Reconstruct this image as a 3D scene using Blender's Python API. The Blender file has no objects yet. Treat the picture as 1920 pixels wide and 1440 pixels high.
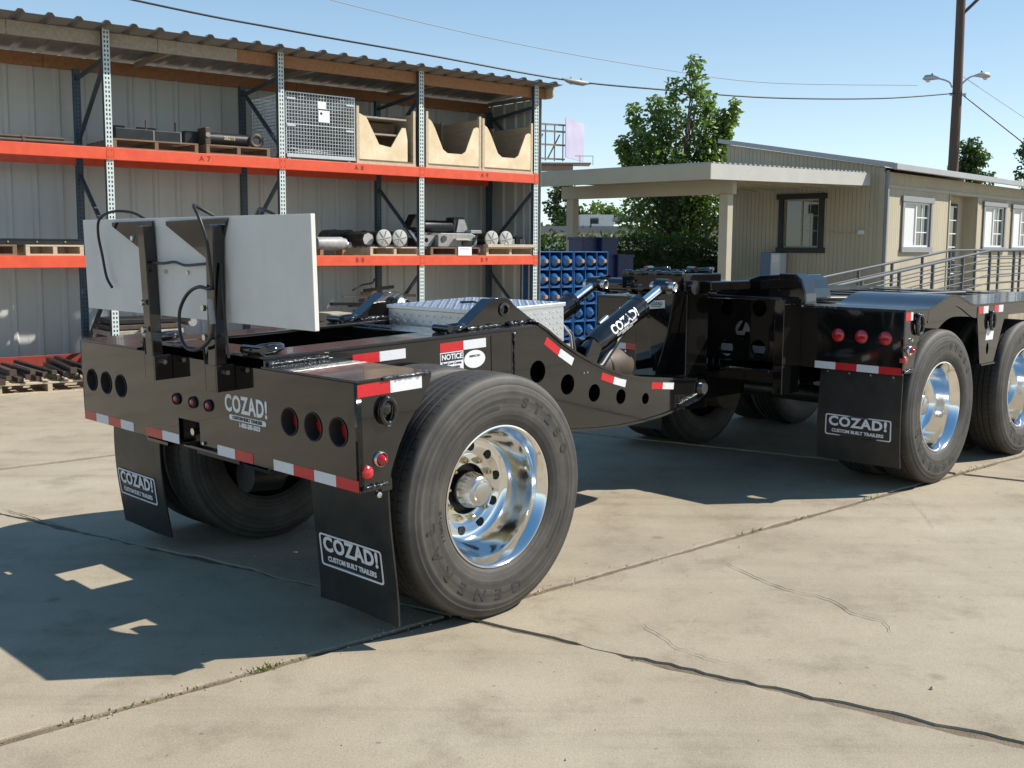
import bpy, bmesh, math, random
from mathutils import Vector, Matrix
random.seed(7)
R = math.radians
SC = bpy.context.scene
COL = SC.collection

# ------------------------------------------------------------------ camera
cam = bpy.data.cameras.new('camera')
cam.sensor_width = 36.0
cam.lens = 36.0 * 1950 / 1920
cam.shift_y = -46.16 / 1920
cam.clip_start = 0.05
cam.clip_end = 3000
camo = bpy.data.objects.new('camera', cam)
COL.objects.link(camo)
camo.location = (0, 0, 1.55)
_p, _r = R(6.2), R(0.4)
_right0 = Vector((1, 0, 0)); _up0 = Vector((0, math.sin(_p), math.cos(_p))); _fwd = Vector((0, math.cos(_p), -math.sin(_p)))
_right = math.cos(_r) * _right0 + math.sin(_r) * _up0
_up = -math.sin(_r) * _right0 + math.cos(_r) * _up0
camo.matrix_world = Matrix(((_right.x, _up.x, -_fwd.x, 0), (_right.y, _up.y, -_fwd.y, 0), (_right.z, _up.z, -_fwd.z, 1.55), (0, 0, 0, 1)))
SC.camera = camo

# ------------------------------------------------------------------ sky, sun, exposure
SUN_AZ, SUN_EL = 83.0, 44.0          # degrees clockwise from +Y, degrees above the horizon
world = bpy.data.worlds.new('World'); SC.world = world; world.use_nodes = True
nt = world.node_tree
sky = nt.nodes.new('ShaderNodeTexSky'); sky.sky_type = 'NISHITA'; sky.sun_disc = False
sky.sun_elevation = R(SUN_EL); sky.sun_rotation = R(SUN_AZ)
sky.air_density = 1.0; sky.dust_density = 0.3; sky.ozone_density = 1.0; sky.altitude = 0
bg = nt.nodes['Background']; bg.inputs[1].default_value = 0.050
# natural sky gradient: Nishita overhead, whitening evenly all round towards the horizon as on a hazy day
_tc = nt.nodes.new('ShaderNodeTexCoord'); _sp = nt.nodes.new('ShaderNodeSeparateXYZ'); nt.links.new(_tc.outputs['Generated'], _sp.inputs[0])
def _wm(op, a, b=None):
    n = nt.nodes.new('ShaderNodeMath'); n.operation = op; n.use_clamp = False
    for k, q in enumerate((a, b)):
        if q is None: continue
        if isinstance(q, (int, float)): n.inputs[k].default_value = q
        else: nt.links.new(q, n.inputs[k])
    return n.outputs[0]
_up01 = _wm('MAXIMUM', _sp.outputs['Z'], 0.0)
_hz = _wm('POWER', _wm('SUBTRACT', 1.0, _up01), 5.0)
_hm = nt.nodes.new('ShaderNodeMix'); _hm.data_type = 'RGBA'; _hm.inputs[6].default_value = (0.45, 2.1, 4.3, 1); _hm.inputs[7].default_value = (7.6, 9.6, 10.4, 1)
nt.links.new(_hz, _hm.inputs[0])
_ad = nt.nodes.new('ShaderNodeMix'); _ad.data_type = 'RGBA'; _ad.blend_type = 'ADD'; _ad.inputs[0].default_value = 1.0
nt.links.new(sky.outputs[0], _ad.inputs[6]); nt.links.new(_hm.outputs[2], _ad.inputs[7])
nt.links.new(_ad.outputs[2], bg.inputs[0])
sl = bpy.data.lights.new('sun', 'SUN'); sl.energy = 5.0; sl.angle = R(0.53); sl.color = (1.0, 0.955, 0.88)
so = bpy.data.objects.new('sun', sl); COL.objects.link(so)
_d = Vector((math.sin(R(SUN_AZ)) * math.cos(R(SUN_EL)), math.cos(R(SUN_AZ)) * math.cos(R(SUN_EL)), math.sin(R(SUN_EL))))
so.rotation_euler = (-_d).to_track_quat('-Z', 'Y').to_euler(); so.location = _d * 60
SC.view_settings.view_transform = 'Standard'; SC.view_settings.look = 'None'
SC.view_settings.gamma = 1; SC.view_settings.exposure = 0.52
SC.render.engine = 'CYCLES'
SC.cycles.max_bounces = 8

# ------------------------------------------------------------------ materials
MATS = {}
def mat(name, col, rough=0.5, metal=0.0, var=0.0, vscale=6.0, bump=0.0, bscale=40.0, coat=0.0, spec=0.5, col2=None, rvar=0.0, coord='Object', trans=0.0, alpha=1.0, stretch=(1, 1, 1), detail=6.0):
    """principled material; colour mottled between col and col2 (or +-var) by noise, optional noise relief"""
    m = bpy.data.materials.new(name); m.use_nodes = True
    t = m.node_tree; b = t.nodes['Principled BSDF']
    b.inputs['Base Color'].default_value = (*col, 1)
    b.inputs['Roughness'].default_value = rough; b.inputs['Metallic'].default_value = metal
    b.inputs['Specular IOR Level'].default_value = spec
    b.inputs['Coat Weight'].default_value = coat; b.inputs['Coat Roughness'].default_value = 0.03
    if trans: b.inputs['Transmission Weight'].default_value = trans
    if alpha < 1: b.inputs['Alpha'].default_value = alpha
    if var or col2 or bump or rvar:
        tc = t.nodes.new('ShaderNodeTexCoord'); mp = t.nodes.new('ShaderNodeMapping')
        mp.inputs['Scale'].default_value = stretch
        t.links.new(tc.outputs[coord], mp.inputs['Vector'])
    if var or col2 or rvar:
        n = t.nodes.new('ShaderNodeTexNoise'); n.inputs['Scale'].default_value = vscale; n.inputs['Detail'].default_value = detail
        n.inputs['Roughness'].default_value = 0.65
        t.links.new(mp.outputs[0], n.inputs['Vector'])
        rr = t.nodes.new('ShaderNodeMapRange'); rr.inputs[1].default_value = 0.3; rr.inputs[2].default_value = 0.7
        t.links.new(n.outputs['Fac'], rr.inputs[0])
        if var or col2:
            mx = t.nodes.new('ShaderNodeMix'); mx.data_type = 'RGBA'
            c2 = col2 if col2 else tuple(min(1, c * (1 + var)) for c in col)
            c1 = col if col2 else tuple(c * (1 - var) for c in col)
            mx.inputs[6].default_value = (*c1, 1); mx.inputs[7].default_value = (*c2, 1)
            t.links.new(rr.outputs[0], mx.inputs[0]); t.links.new(mx.outputs[2], b.inputs['Base Color'])
        if rvar:
            r2 = t.nodes.new('ShaderNodeMapRange'); r2.inputs[3].default_value = max(0.02, rough - rvar); r2.inputs[4].default_value = rough + rvar
            t.links.new(rr.outputs[0], r2.inputs[0]); t.links.new(r2.outputs[0], b.inputs['Roughness'])
    if bump:
        n2 = t.nodes.new('ShaderNodeTexNoise'); n2.inputs['Scale'].default_value = bscale; n2.inputs['Detail'].default_value = 5
        t.links.new(mp.outputs[0], n2.inputs['Vector'])
        bp = t.nodes.new('ShaderNodeBump'); bp.inputs['Strength'].default_value = bump; bp.inputs['Distance'].default_value = 0.01
        t.links.new(n2.outputs['Fac'], bp.inputs['Height']); t.links.new(bp.outputs[0], b.inputs['Normal'])
    MATS[name] = m
    return m

mat('gloss_black', (0.0062, 0.0058, 0.0055), 0.07, coat=0.6, rvar=0.04, vscale=2.5, bump=0.012, bscale=7)
mat('deck_black', (0.010, 0.010, 0.010), 0.20, coat=0.25, rvar=0.08, vscale=3, bump=0.02, bscale=12)
mat('flap_black', (0.011, 0.011, 0.011), 0.38, rvar=0.08, vscale=8, bump=0.02, bscale=5)
mat('rubber_plain', (0.050, 0.046, 0.041), 0.72, col2=(0.088, 0.080, 0.070), vscale=5, bump=0.15, bscale=60)
mat('rubber_dark', (0.030, 0.028, 0.026), 0.7)
mat('chrome', (0.84, 0.835, 0.825), 0.11, metal=1.0, rvar=0.03, vscale=9)
mat('steel_pin', (0.62, 0.61, 0.58), 0.25, metal=1.0, var=0.1, vscale=30)
mat('aluminium_plate', (0.78, 0.79, 0.81), 0.36, metal=1.0, rvar=.06, vscale=14)
mat('weld_black', (0.012, 0.011, 0.011), 0.20, coat=0.8, bump=.3, bscale=160)
mat('brass', (0.60, 0.50, 0.28), 0.35, metal=1.0)
mat('hub_steel', (0.55, 0.54, 0.52), 0.24, metal=1.0, rvar=.06, vscale=12)
mat('dark_hole', (0.004, 0.004, 0.004), 0.6)
mat('tape_red', (0.52, 0.012, 0.018), 0.32, var=0.12, vscale=60, coat=0.3)
mat('tape_white', (0.66, 0.66, 0.67), 0.32, var=0.06, vscale=60, coat=0.3)
mat('lens_red', (0.42, 0.008, 0.014), 0.12, coat=0.8)
mat('decal_white', (0.72, 0.72, 0.72), 0.4)
mat('decal_dark', (0.02, 0.025, 0.035), 0.4)
mat('board_white', (0.66, 0.63, 0.585), 0.6, var=0.07, vscale=4, bump=0.05, bscale=30)
mat('cable_black', (0.014, 0.014, 0.014), 0.45)
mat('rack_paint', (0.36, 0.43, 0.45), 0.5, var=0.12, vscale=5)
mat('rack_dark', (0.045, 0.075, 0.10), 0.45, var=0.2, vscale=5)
mat('beam_orange', (0.78, 0.105, 0.042), 0.45, col2=(0.62, 0.075, 0.03), vscale=7)
mat('beam_lettering', (0.17, 0.02, 0.012), 0.6)
mat('wall_metal', (0.50, 0.51, 0.48), 0.45, var=0.08, vscale=1.5, stretch=(1, 1, .3))
mat('roof_metal', (0.27, 0.275, 0.28), 0.45, metal=0.5, var=0.15, vscale=2)
mat('wood_grey', (0.27, 0.235, 0.185), 0.8, col2=(0.40, 0.35, 0.28), vscale=3, stretch=(.6, 8, 8), bump=.2, bscale=20)
mat('wood_fresh', (0.27, 0.125, 0.055), 0.8, col2=(0.37, 0.20, 0.10), vscale=3, stretch=(.6, 8, 8), bump=.2, bscale=20)
mat('wood_pale', (0.46, 0.36, 0.23), 0.8, col2=(0.60, 0.50, 0.36), vscale=4, stretch=(1, 6, 6), bump=.15, bscale=25)
mat('wood_crate', (0.66, 0.50, 0.30), 0.75, col2=(0.84, 0.70, 0.48), vscale=4, stretch=(2, 1, 1), bump=.1, bscale=25)
mat('wood_dark', (0.14, 0.085, 0.05), 0.8, col2=(0.24, 0.16, 0.10), vscale=4, bump=.2, bscale=25)
mat('steel_black', (0.014, 0.014, 0.014), 0.4, rvar=.12, vscale=8, bump=.05)
mat('steel_brown', (0.045, 0.034, 0.026), 0.6, col2=(0.09, 0.06, 0.04), vscale=9)
mat('steel_grey', (0.27, 0.27, 0.26), 0.5, var=0.2, vscale=12)
mat('disc_grey', (0.40, 0.39, 0.36), 0.6, var=0.12, vscale=20)
mat('galvanised', (0.62, 0.63, 0.62), 0.4, metal=0.6, var=0.1, vscale=20)
mat('paper_white', (0.82, 0.82, 0.8), 0.7)
mat('siding', (0.42, 0.37, 0.265), 0.7, var=0.09, vscale=2, stretch=(1, 1, .25))
mat('siding_trim', (0.39, 0.35, 0.26), 0.6, var=0.06, vscale=2)
mat('trim_grey', (0.24, 0.245, 0.25), 0.6, var=0.05, vscale=3)
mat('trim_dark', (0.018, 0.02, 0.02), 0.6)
mat('frame_white', (0.74, 0.74, 0.72), 0.45)
mat('blind_white', (0.62, 0.62, 0.60), 0.7)
mat('roof_grey', (0.34, 0.34, 0.335), 0.5, var=0.06, vscale=2)
mat('fascia_cream', (0.41, 0.40, 0.36), 0.6, var=0.06, vscale=2)
mat('glass_dark', (0.02, 0.028, 0.03), 0.03, coat=0.5, spec=0.8)
mat('rail_grey', (0.075, 0.08, 0.085), 0.45)
mat('beam_shaded_red', (0.26, 0.035, 0.02), 0.6, var=.2, vscale=5)  # darker copy of the beam paint, with shade put into its colour
mat('pole_wood', (0.10, 0.065, 0.05), 0.85, var=0.25, vscale=3, stretch=(4, 4, .4))
mat('lamp_metal', (0.45, 0.45, 0.44), 0.4, metal=0.5)
mat('blue_plastic', (0.010, 0.085, 0.25), 0.35, var=0.12, vscale=6)
mat('bottle_blue', (0.02, 0.10, 0.25), 0.12, coat=0.5, var=0.2, vscale=10)
mat('cap_tan', (0.42, 0.25, 0.15), 0.5)
mat('barrel_blue', (0.006, 0.013, 0.065), 0.4, var=0.1)
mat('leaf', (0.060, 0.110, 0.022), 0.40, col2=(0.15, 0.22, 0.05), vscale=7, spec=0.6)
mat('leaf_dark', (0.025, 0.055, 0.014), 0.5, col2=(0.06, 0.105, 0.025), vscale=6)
mat('leaf_far', (0.05, 0.075, 0.03), 0.7, col2=(0.085, 0.12, 0.045), vscale=0.6)
mat('grass', (0.08, 0.13, 0.03), 0.6, col2=(0.16, 0.17, 0.06), vscale=9)
mat('bark', (0.10, 0.075, 0.055), 0.9, var=0.3, vscale=8)
mat('far_white', (0.62, 0.61, 0.57), 0.7, var=0.06, vscale=.6)
mat('far_grey', (0.30, 0.29, 0.28), 0.7, var=0.1, vscale=.6)
mat('billboard_face', (0.46, 0.43, 0.52), 0.5, col2=(0.30, 0.26, 0.40), vscale=.25, detail=2)
mat('billboard_steel', (0.28, 0.21, 0.19), 0.7, var=0.15, vscale=2)
mat('wire_pale', (0.36, 0.36, 0.36), 0.6)
mat('appliance_white', (0.60, 0.62, 0.64), 0.4)
mat('appliance_blue', (0.10, 0.16, 0.26), 0.4)
mat('dirt', (0.105, 0.075, 0.046), 0.95, col2=(0.20, 0.15, 0.098), vscale=9, bump=.6, bscale=120)
mat('pebble', (0.35, 0.31, 0.25), 0.9, var=.3, vscale=3)
mat('crack_dark', (0.055, 0.045, 0.035), 0.95, var=.2, vscale=20)

# thin settled dust on the black paint
for _n, _amt in (('gloss_black', .012), ('deck_black', .05), ('flap_black', .10)):
    _t = MATS[_n].node_tree; _b = _t.nodes['Principled BSDF']; _tc2 = _t.nodes.new('ShaderNodeTexCoord')
    _nz = _t.nodes.new('ShaderNodeTexNoise'); _nz.inputs['Scale'].default_value = 3.2; _nz.inputs['Detail'].default_value = 9; _nz.inputs['Roughness'].default_value = .72; _t.links.new(_tc2.outputs['Object'], _nz.inputs['Vector'])
    _rp = _t.nodes.new('ShaderNodeValToRGB'); _c0 = _b.inputs['Base Color'].default_value[:]
    _rp.color_ramp.elements[0].position = .42; _rp.color_ramp.elements[0].color = _c0
    _rp.color_ramp.elements[1].position = .80; _rp.color_ramp.elements[1].color = (_c0[0] + .30 * _amt, _c0[1] + .27 * _amt, _c0[2] + .22 * _amt, 1)
    _t.links.new(_nz.outputs['Fac'], _rp.inputs[0]); _t.links.new(_rp.outputs[0], _b.inputs['Base Color'])

# leaves let some light through
for _n in ('leaf', 'leaf_dark', 'leaf_far', 'grass'):
    _t = MATS[_n].node_tree; _b = _t.nodes['Principled BSDF']; _o = next(n for n in _t.nodes if n.type == 'OUTPUT_MATERIAL')
    _tr = _t.nodes.new('ShaderNodeBsdfTranslucent'); _mx = _t.nodes.new('ShaderNodeMixShader'); _mx.inputs[0].default_value = .42
    _src = _b.inputs['Base Color'].links[0].from_socket; _g = _t.nodes.new('ShaderNodeMix'); _g.data_type = 'RGBA'; _g.blend_type = 'MULTIPLY'; _g.inputs[0].default_value = 1; _g.inputs[7].default_value = (1.7, 1.75, .9, 1)
    _t.links.new(_src, _g.inputs[6]); _t.links.new(_g.outputs[2], _tr.inputs['Color'])
    _t.links.new(_b.outputs[0], _mx.inputs[1]); _t.links.new(_tr.outputs[0], _mx.inputs[2]); _t.links.new(_mx.outputs[0], _o.inputs['Surface'])

# tyre rubber: dusty, with rings of wear round the hub and fine sipes across the tread
def tyre_rubber():
    m = bpy.data.materials.new('rubber'); m.use_nodes = True; t = m.node_tree; b = t.nodes['Principled BSDF']
    tc = t.nodes.new('ShaderNodeTexCoord'); sp = t.nodes.new('ShaderNodeSeparateXYZ'); t.links.new(tc.outputs['Object'], sp.inputs[0])
    def mm(op, a, c=None):
        n = t.nodes.new('ShaderNodeMath'); n.operation = op
        for k, q in enumerate((a, c)):
            if q is None: continue
            if isinstance(q, (int, float)): n.inputs[k].default_value = q
            else: t.links.new(q, n.inputs[k])
        return n.outputs[0]
    y, z = sp.outputs['Y'], sp.outputs['Z']
    r = mm('SQRT', mm('ADD', mm('MULTIPLY', y, y), mm('MULTIPLY', z, z)))
    n1 = t.nodes.new('ShaderNodeTexNoise'); n1.noise_dimensions = '1D'; n1.inputs['Scale'].default_value = 55; n1.inputs['Detail'].default_value = 4; t.links.new(r, n1.inputs['W'])
    n2 = t.nodes.new('ShaderNodeTexNoise'); n2.inputs['Scale'].default_value = 6; n2.inputs['Detail'].default_value = 8; n2.inputs['Roughness'].default_value = .7; t.links.new(tc.outputs['Object'], n2.inputs['Vector'])
    f = mm('ADD', mm('MULTIPLY', n1.outputs['Fac'], .55), mm('MULTIPLY', n2.outputs['Fac'], .55))
    rp = t.nodes.new('ShaderNodeValToRGB'); e = rp.color_ramp.elements
    e[0].position, e[0].color = .38, (.024, .022, .019, 1); e[1].position, e[1].color = .72, (.092, .082, .069, 1); q = e.new(.54); q.color = (.047, .042, .036, 1)
    t.links.new(f, rp.inputs[0])
    ang = mm('FRACT', mm('MULTIPLY', mm('ARCTAN2', y, z), 78 / 6.2832))
    sipe = mm('MULTIPLY', mm('LESS_THAN', ang, .16), mm('GREATER_THAN', r, .5055))
    rib = mm('LESS_THAN', mm('FRACT', mm('MULTIPLY', mm('ADD', mm('ABSOLUTE', sp.outputs['X']), .02), 22.7)), .55)
    mx = t.nodes.new('ShaderNodeMix'); mx.data_type = 'RGBA'; mx.inputs[7].default_value = (.012, .011, .010, 1)
    t.links.new(mm('MULTIPLY', sipe, rib), mx.inputs[0]); t.links.new(rp.outputs[0], mx.inputs[6]); t.links.new(mx.outputs[2], b.inputs['Base Color'])
    b.inputs['Roughness'].default_value = .68
    bp = t.nodes.new('ShaderNodeBump'); bp.inputs['Strength'].default_value = .25; bp.inputs['Distance'].default_value = .003; t.links.new(f, bp.inputs['Height']); t.links.new(bp.outputs[0], b.inputs['Normal'])
    MATS['rubber'] = m
tyre_rubber()

# concrete: broad blotches, stains, fine aggregate
def concrete():
    m = bpy.data.materials.new('concrete'); m.use_nodes = True; t = m.node_tree; b = t.nodes['Principled BSDF']
    g = t.nodes.new('ShaderNodeNewGeometry')
    def noise(sc, det=6, rough=.6):
        n = t.nodes.new('ShaderNodeTexNoise'); n.inputs['Scale'].default_value = sc; n.inputs['Detail'].default_value = det; n.inputs['Roughness'].default_value = rough
        t.links.new(g.outputs['Position'], n.inputs['Vector']); return n.outputs['Fac']
    def ramp(src, stops):
        r = t.nodes.new('ShaderNodeValToRGB'); el = r.color_ramp.elements
        el[0].position, el[0].color = stops[0][0], (*stops[0][1], 1); el[1].position, el[1].color = stops[-1][0], (*stops[-1][1], 1)
        for p, c in stops[1:-1]:
            e = el.new(p); e.color = (*c, 1)
        t.links.new(src, r.inputs[0]); return r.outputs[0]
    def mul(a, c, fac=1.0):
        x = t.nodes.new('ShaderNodeMix'); x.data_type = 'RGBA'; x.blend_type = 'MULTIPLY'; x.inputs[0].default_value = fac
        t.links.new(a, x.inputs[6]); t.links.new(c, x.inputs[7]); return x.outputs[2]
    c = ramp(noise(.55, 8, .62), [(.33, (.280, .234, .167)), (.50, (.332, .282, .206)), (.70, (.374, .324, .243))])
    c = mul(c, ramp(noise(2.6, 6, .7), [(.30, (.76, .74, .71)), (.48, (1, 1, 1)), (.72, (1.08, 1.07, 1.06))]))
    c = mul(c, ramp(noise(9, 5, .7), [(.22, (.70, .69, .68)), (.36, (1, 1, 1)), (1, (1, 1, 1))]), .8)
    c = mul(c, ramp(noise(150, 3, .8), [(.30, (.70, .68, .64)), (.50, (1, 1, 1)), (.72, (1.14, 1.13, 1.10))]), .75)
    v = t.nodes.new('ShaderNodeTexVoronoi'); v.inputs['Scale'].default_value = 1.7; t.links.new(g.outputs['Position'], v.inputs['Vector'])
    c = mul(c, ramp(v.outputs['Distance'], [(.03, (.55, .53, .50)), (.075, (1, 1, 1)), (1, (1, 1, 1))]), .55)
    for sc_, lo, hi, dk, fa in ((6.5, .035, .060, .50, .75), (.42, .05, .22, .80, .9), (.85, .02, .13, .74, .8)):      # oil drips and old grey spills
        v2 = t.nodes.new('ShaderNodeTexVoronoi'); v2.inputs['Scale'].default_value = sc_; v2.inputs['Randomness'].default_value = 1
        ad = t.nodes.new('ShaderNodeVectorMath'); ad.operation = 'ADD'; nz = t.nodes.new('ShaderNodeTexNoise'); nz.inputs['Scale'].default_value = sc_ * 5; nz.inputs['Detail'].default_value = 4; t.links.new(g.outputs['Position'], nz.inputs['Vector'])
        sv = t.nodes.new('ShaderNodeVectorMath'); sv.operation = 'SCALE'; sv.inputs['Scale'].default_value = .22 / sc_; t.links.new(nz.outputs['Color'], sv.inputs[0]); t.links.new(g.outputs['Position'], ad.inputs[0]); t.links.new(sv.outputs[0], ad.inputs[1]); t.links.new(ad.outputs[0], v2.inputs['Vector'])
        c = mul(c, ramp(v2.outputs['Distance'], [(lo, (dk, dk * .99, dk * 1.0)), (hi, (1, 1, 1)), (1, (1, 1, 1))]), fa)
    mp = t.nodes.new('ShaderNodeMapping'); mp.inputs['Rotation'].default_value = (0, 0, R(-40)); mp.inputs['Scale'].default_value = (.25, 5.0, 1); t.links.new(g.outputs['Position'], mp.inputs['Vector'])
    n3 = t.nodes.new('ShaderNodeTexNoise'); n3.inputs['Scale'].default_value = 1.0; n3.inputs['Detail'].default_value = 7; n3.inputs['Roughness'].default_value = .62; t.links.new(mp.outputs[0], n3.inputs['Vector'])
    c = mul(c, ramp(n3.outputs['Fac'], [(.30, (.84, .83, .82)), (.46, (1, 1, 1)), (.75, (1.05, 1.05, 1.04))]), .9)      # faint tyre tracks and trowel streaks
    c = mul(c, ramp(noise(420, 2, .8), [(.34, (.72, .70, .67)), (.50, (1, 1, 1)), (.70, (1.16, 1.15, 1.13))]), .7)
    t.links.new(c, b.inputs['Base Color']); b.inputs['Roughness'].default_value = .85; b.inputs['Specular IOR Level'].default_value = .3
    bp = t.nodes.new('ShaderNodeBump'); bp.inputs['Strength'].default_value = .35; bp.inputs['Distance'].default_value = .004
    t.links.new(noise(110, 4, .7), bp.inputs['Height']); t.links.new(bp.outputs[0], b.inputs['Normal'])
    MATS['concrete'] = m
concrete()

# punched rack upright: rows of small dark slots on the face
def rack_punched():
    m = mat('rack_punched', (0.58, 0.64, 0.61), 0.5)
    t = m.node_tree; b = t.nodes['Principled BSDF']
    tc = t.nodes.new('ShaderNodeTexCoord'); sp = t.nodes.new('ShaderNodeSeparateXYZ'); t.links.new(tc.outputs['Object'], sp.inputs[0])
    def math_(op, a, c):
        n = t.nodes.new('ShaderNodeMath'); n.operation = op
        for i, q in enumerate((a, c)):
            if isinstance(q, (int, float)): n.inputs[i].default_value = q
            elif q is not None: t.links.new(q, n.inputs[i])
        return n.outputs[0]
    zz = math_('FRACT', math_('DIVIDE', sp.outputs['Z'], .0508), None)
    inz = math_('LESS_THAN', math_('ABSOLUTE', math_('SUBTRACT', zz, .5), None), .27)
    ax = math_('ABSOLUTE', sp.outputs['Y'], None)
    inx = math_('LESS_THAN', math_('ABSOLUTE', math_('SUBTRACT', ax, .017), None), .0085)
    f = math_('MULTIPLY', inz, inx)
    mx = t.nodes.new('ShaderNodeMix'); mx.data_type = 'RGBA'; mx.inputs[6].default_value = (.58, .64, .61, 1); mx.inputs[7].default_value = (.015, .02, .025, 1)
    t.links.new(f, mx.inputs[0]); t.links.new(mx.outputs[2], b.inputs['Base Color'])
rack_punched()

# ------------------------------------------------------------------ mesh helpers
def link(o, parent=None):
    COL.objects.link(o)
    if parent is not None: o.parent = parent
    return o
def meshobj(name, me, m=None, parent=None):
    o = bpy.data.objects.new(name, me)
    if m is not None and not me.materials: me.materials.append(MATS[m] if isinstance(m, str) else m)
    return link(o, parent)
def tag(o, label=None, cat=None, group=None, kind=None):
    if label: o['label'] = label
    if cat: o['category'] = cat
    if group: o['group'] = group
    if kind: o['kind'] = kind
    return o
def thing(name, label, cat, loc=(0, 0, 0), rotz=0.0, group=None, rotx=0.0):
    o = bpy.data.objects.new(name, None); o.empty_display_size = .1; COL.objects.link(o)
    o.location = loc; o.rotation_euler = (rotx, 0, rotz)
    return tag(o, label, cat, group)
def azrot(az): return -R(az)

class MB:
    def __init__(s): s.v = []; s.f = []
    def add(s, vs, fs):
        n = len(s.v); s.v += [tuple(v) for v in vs]; s.f += [tuple(i + n for i in f) for f in fs]; return s
    def box(s, x0, x1, y0, y1, z0, z1):
        return s.add([(x0, y0, z0), (x1, y0, z0), (x1, y1, z0), (x0, y1, z0), (x0, y0, z1), (x1, y0, z1), (x1, y1, z1), (x0, y1, z1)],
                     [(0, 3, 2, 1), (4, 5, 6, 7), (0, 1, 5, 4), (1, 2, 6, 5), (2, 3, 7, 6), (3, 0, 4, 7)])
    def bar(s, p, q, w, h, up=(0, 0, 1)):
        p = Vector(p); q = Vector(q); d = (q - p).normalized(); u = Vector(up)
        x = d.cross(u)
        if x.length < 1e-4: x = d.cross(Vector((1, 0, 0)))
        x.normalize(); y = x.cross(d).normalized(); vs = []
        for c in (p, q):
            for a, b in ((-1, -1), (1, -1), (1, 1), (-1, 1)): vs.append(c + x * a * w / 2 + y * b * h / 2)
        return s.add(vs, [(0, 1, 2, 3), (7, 6, 5, 4), (0, 4, 5, 1), (1, 5, 6, 2), (2, 6, 7, 3), (3, 7, 4, 0)])
    def tube(s, pts, r, n=8, closed=False, caps=True):
        pts = [Vector(p) for p in pts]; N = len(pts); rr = r if isinstance(r, (list, tuple)) else [r] * N
        base = len(s.v); prev = None
        for i, p in enumerate(pts):
            if closed: d = pts[(i + 1) % N] - pts[i - 1]
            else: d = pts[min(i + 1, N - 1)] - pts[max(i - 1, 0)]
            d.normalize()
            if prev is None:
                a = Vector((0, 0, 1)) if abs(d.z) < .9 else Vector((1, 0, 0)); x = d.cross(a).normalized()
            else: x = (prev - d * prev.dot(d)).normalized()
            prev = x; y = d.cross(x)
            for k in range(n):
                t = 2 * math.pi * k / n; s.v.append(tuple(p + (x * math.cos(t) + y * math.sin(t)) * rr[i]))
        M = N if closed else N - 1
        for i in range(M):
            for k in range(n):
                a = base + i * n + k; b2 = base + i * n + (k + 1) % n; j = (i + 1) % N
                s.f.append((a, b2, base + j * n + (k + 1) % n, base + j * n + k))
        if caps and not closed:
            s.f.append(tuple(base + k for k in range(n))[::-1]); s.f.append(tuple(base + (N - 1) * n + k for k in range(n)))
        return s
    def cyl(s, p, q, r, n=16): return s.tube([p, q], r, n)
    def lathe(s, prof, n=48, axis='X', c=(0, 0, 0), caps=True):
        """prof: list of (position along axis, radius)"""
        base = len(s.v)
        for (x, r) in prof:
            for k in range(n):
                t = 2 * math.pi * k / n; cs, sn = math.cos(t) * r, math.sin(t) * r
                v = {'X': (x, cs, sn), 'Y': (cs, x, sn), 'Z': (cs, sn, x)}[axis]
                s.v.append((v[0] + c[0], v[1] + c[1], v[2] + c[2]))
        for i in range(len(prof) - 1):
            for k in range(n):
                s.f.append((base + i * n + k, base + i * n + (k + 1) % n, base + (i + 1) * n + (k + 1) % n, base + (i + 1) * n + k))
        if caps and prof[0][1] > 1e-4: s.f.append(tuple(base + k for k in range(n))[::-1])
        if caps and prof[-1][1] > 1e-4: s.f.append(tuple(base + (len(prof) - 1) * n + k for k in range(n)))
        return s
    def prism(s, poly, ax, t0, t1):
        """poly of 2D points; ax 'X': (y,z) extruded in x; 'Y': (x,z) extruded in y; 'Z': (x,y) extruded in z"""
        f = {'X': lambda p, t: (t, p[0], p[1]), 'Y': lambda p, t: (p[0], t, p[1]), 'Z': lambda p, t: (p[0], p[1], t)}[ax]
        n = len(poly); vs = [f(p, t0) for p in poly] + [f(p, t1) for p in poly]
        return s.add(vs, [tuple(range(n))[::-1], tuple(range(n, 2 * n))] + [(i, (i + 1) % n, n + (i + 1) % n, n + i) for i in range(n)])
    def mesh(s, name, smooth=None):
        me = bpy.data.meshes.new(name); me.from_pydata(s.v, [], s.f); me.update()
        bm = bmesh.new(); bm.from_mesh(me); bmesh.ops.recalc_face_normals(bm, faces=bm.faces); bm.to_mesh(me); bm.free()
        if smooth is not None:
            me.polygons.foreach_set('use_smooth', [True] * len(me.polygons)); me.set_sharp_from_angle(angle=R(smooth))
        return me
    def build(s, name, m, parent=None, smooth=None, bevel=0.0, seg=2):
        o = meshobj(name, s.mesh(name, smooth), m, parent)
        if bevel:
            md = o.modifiers.new('bevel', 'BEVEL'); md.width = bevel; md.segments = seg; md.limit_method = 'ANGLE'; md.angle_limit = R(40)
            md.harden_normals = False
        return o

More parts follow.
